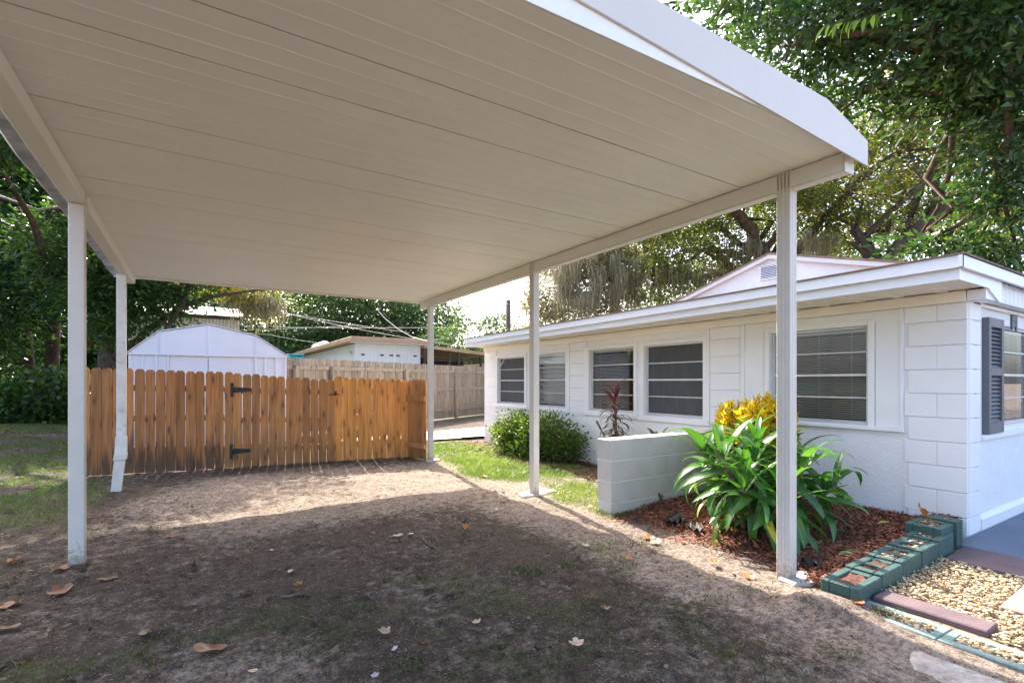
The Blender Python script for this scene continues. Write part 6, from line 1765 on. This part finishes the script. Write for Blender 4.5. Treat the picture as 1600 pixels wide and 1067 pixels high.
# glossy leaved fig overhanging from the right, its trunk beyond the frame
Of = at(1860, 600, 9.5)
fig_ells = [E_(1130, 10, 10.5, 1.3, 1.2, .55), E_(1240, 70, 10, 1.2, 1.2, .55), E_(1340, 30, 9.5, 1.3, 1.2, .6), E_(1440, 60, 9, 1.2, 1.1, .7), E_(1330, 140, 10.2, 1.1, 1.1, .5), E_(1540, 60, 8.8, 1.2, 1.1, .8), E_(1240, -60, 10, 2.2, 1.5, .8), E_(1480, 160, 10, .9, .9, .5), E_(1300, 185, 10.6, .55, .6, .32), E_(1580, 190, 9, .6, .7, .9),
            E_(1560, 340, 9.5, .65, .8, .40), E_(1590, 280, 9.2, .4, .6, .6), E_(1480, 395, 10.5, .75, .8, .22), E_(1590, 390, 9.6, .6, .8, .28), E_(1530, -60, 8.8, 2.0, 1.5, .9), E_(1640, 150, 8.6, .9, .9, 1.5), E_(1420, 395, 11, .4, .5, .12)]
tree("glossy dark leaved fig tree overhanging the house end from the side", (Of[0], Of[1], 0), [(Of[0], Of[1], -.1), near(1850, 420, 9.5), near(1760, 250, 9.3), near(1640, 175, 9), near(1588, 140, 8.9), near(1586, 60, 8.9)], .26,
     fig_ells, 'leaf_gloss', 23000, 600, .20, .18, 'barkred', name="fig_tree", tint_bias=-.04, wl=.42, yellow=.10,
     limbs=[([near(1700, 215, 9.2), near(1590, 258, 9.4), near(1530, 330, 9.8), near(1460, 370, 10.2)], .11, .035), ([near(1586, 150, 8.9), near(1540, 122, 9), near(1440, 110, 9.3), near(1330, 150, 9.9)], .07, .025), ([near(1588, 60, 8.9), near(1480, 20, 9.2), near(1300, -20, 9.8), near(1130, -20, 10.4)], .09, .03), ([near(1600, 170, 9), near(1500, 178, 9.6), near(1400, 183, 10.2)], .04, .015)])
for i, (px0, py0, w, rx, rz, lb) in enumerate([(1030, 400, 27, 3.4, 3.0, "dim oak further back behind the forked red oak, nearest the moss curtain"), (1300, 300, 25, 4.4, 3.4, "dim tall oak deep behind the golden live oak"), (1520, 290, 24, 4.2, 3.6, "dim oak deep behind the house end, partly hidden by the fig"), (1180, 180, 26, 4.5, 3, "high dim oak crown above the carport roof edge")]):
    c_ = at(px0, py0, w)
    tree(lb, (c_[0], c_[1], 0), [(c_[0], c_[1], -.1), (c_[0] + .2, c_[1], 2.5), (c_[0], c_[1], max(3.5, c_[2] - rz * .5))], .28, [(c_[0], c_[1], c_[2], rx, rx * .7, rz), (c_[0] + rx * .4, c_[1] - 1, c_[2] - rz * .6, rx * .7, rx * .6, rz * .5)], 'leaf_oak', 8500, 150, .40, .21, 'bark', group="live oaks behind the block house", name="distant_oak", tint_bias=-.05, twigs=False)
for i, (px0, py0, w, rx, rz, lb) in enumerate([(30, 330, 25, 5, 4.2, "dark tree filling the gap behind the slanting trunks"), (170, 470, 24, 3.2, 3.0, "dark tree behind the near post and fence end"), (-120, 400, 24, 5, 5, "dark tree past the picture edge behind the lawn")]):
    c_ = at(px0, py0, w)
    tree(lb, (c_[0], c_[1], 0), [(c_[0], c_[1], -.1), (c_[0] + .2, c_[1], 2), (c_[0], c_[1], max(3, c_[2] - rz * .5))], .26, [(c_[0], c_[1], c_[2], rx, rx * .6, rz), (c_[0] + .5, c_[1] - .5, 2.4, rx * .9, rx * .5, 2.2)], 'leaf_dark', 18000, 240, .42, .26, 'bark', group="broadleaf trees on the far left", name="broadleaf_tree", tint_bias=-.05, twigs=False)
# bright compound spray hanging from the fig's edge
sp_ = empty("hanging_spray", near(1400, 20, 8.4), label="bright yellow green leaf spray catching sun above the carport roof edge", cat="branch")
pb = np.array(near(1400, 20, 8.4))
stm = np.array([np.array(near(a, b, 8.4)) - pb for a, b in ((1420, 8), (1380, 20), (1330, 34), (1290, 40))])
link("stem", MB().tube(stm, [.012, .01, .007, .004], 6).mesh("stem", M['twig'], True), sp_)
cmp = strap_mesh(.26, .06, .5, M['brightleaf'], 0, "leaf", 6) if 'brightleaf' in M else strap_mesh(.24, .06, .5, strapleaf("sunlit_leaf", (.12, .26, .03), (.20, .34, .04), (.25, .38, .08), .5), 0, "leaf", 6)
for i in range(24):
    t = i / 23 * 2.99; k_ = int(t); p = stm[k_] + (stm[k_ + 1] - stm[k_]) * (t - k_)
    put_leaf(sp_, cmp, p, YAW * -1 + (1.2 if i % 2 else 2.0) + random.uniform(-.4, .4), math.radians(random.uniform(-70, -25)), random.uniform(.9, 1.35), random.uniform(-.5, .5))
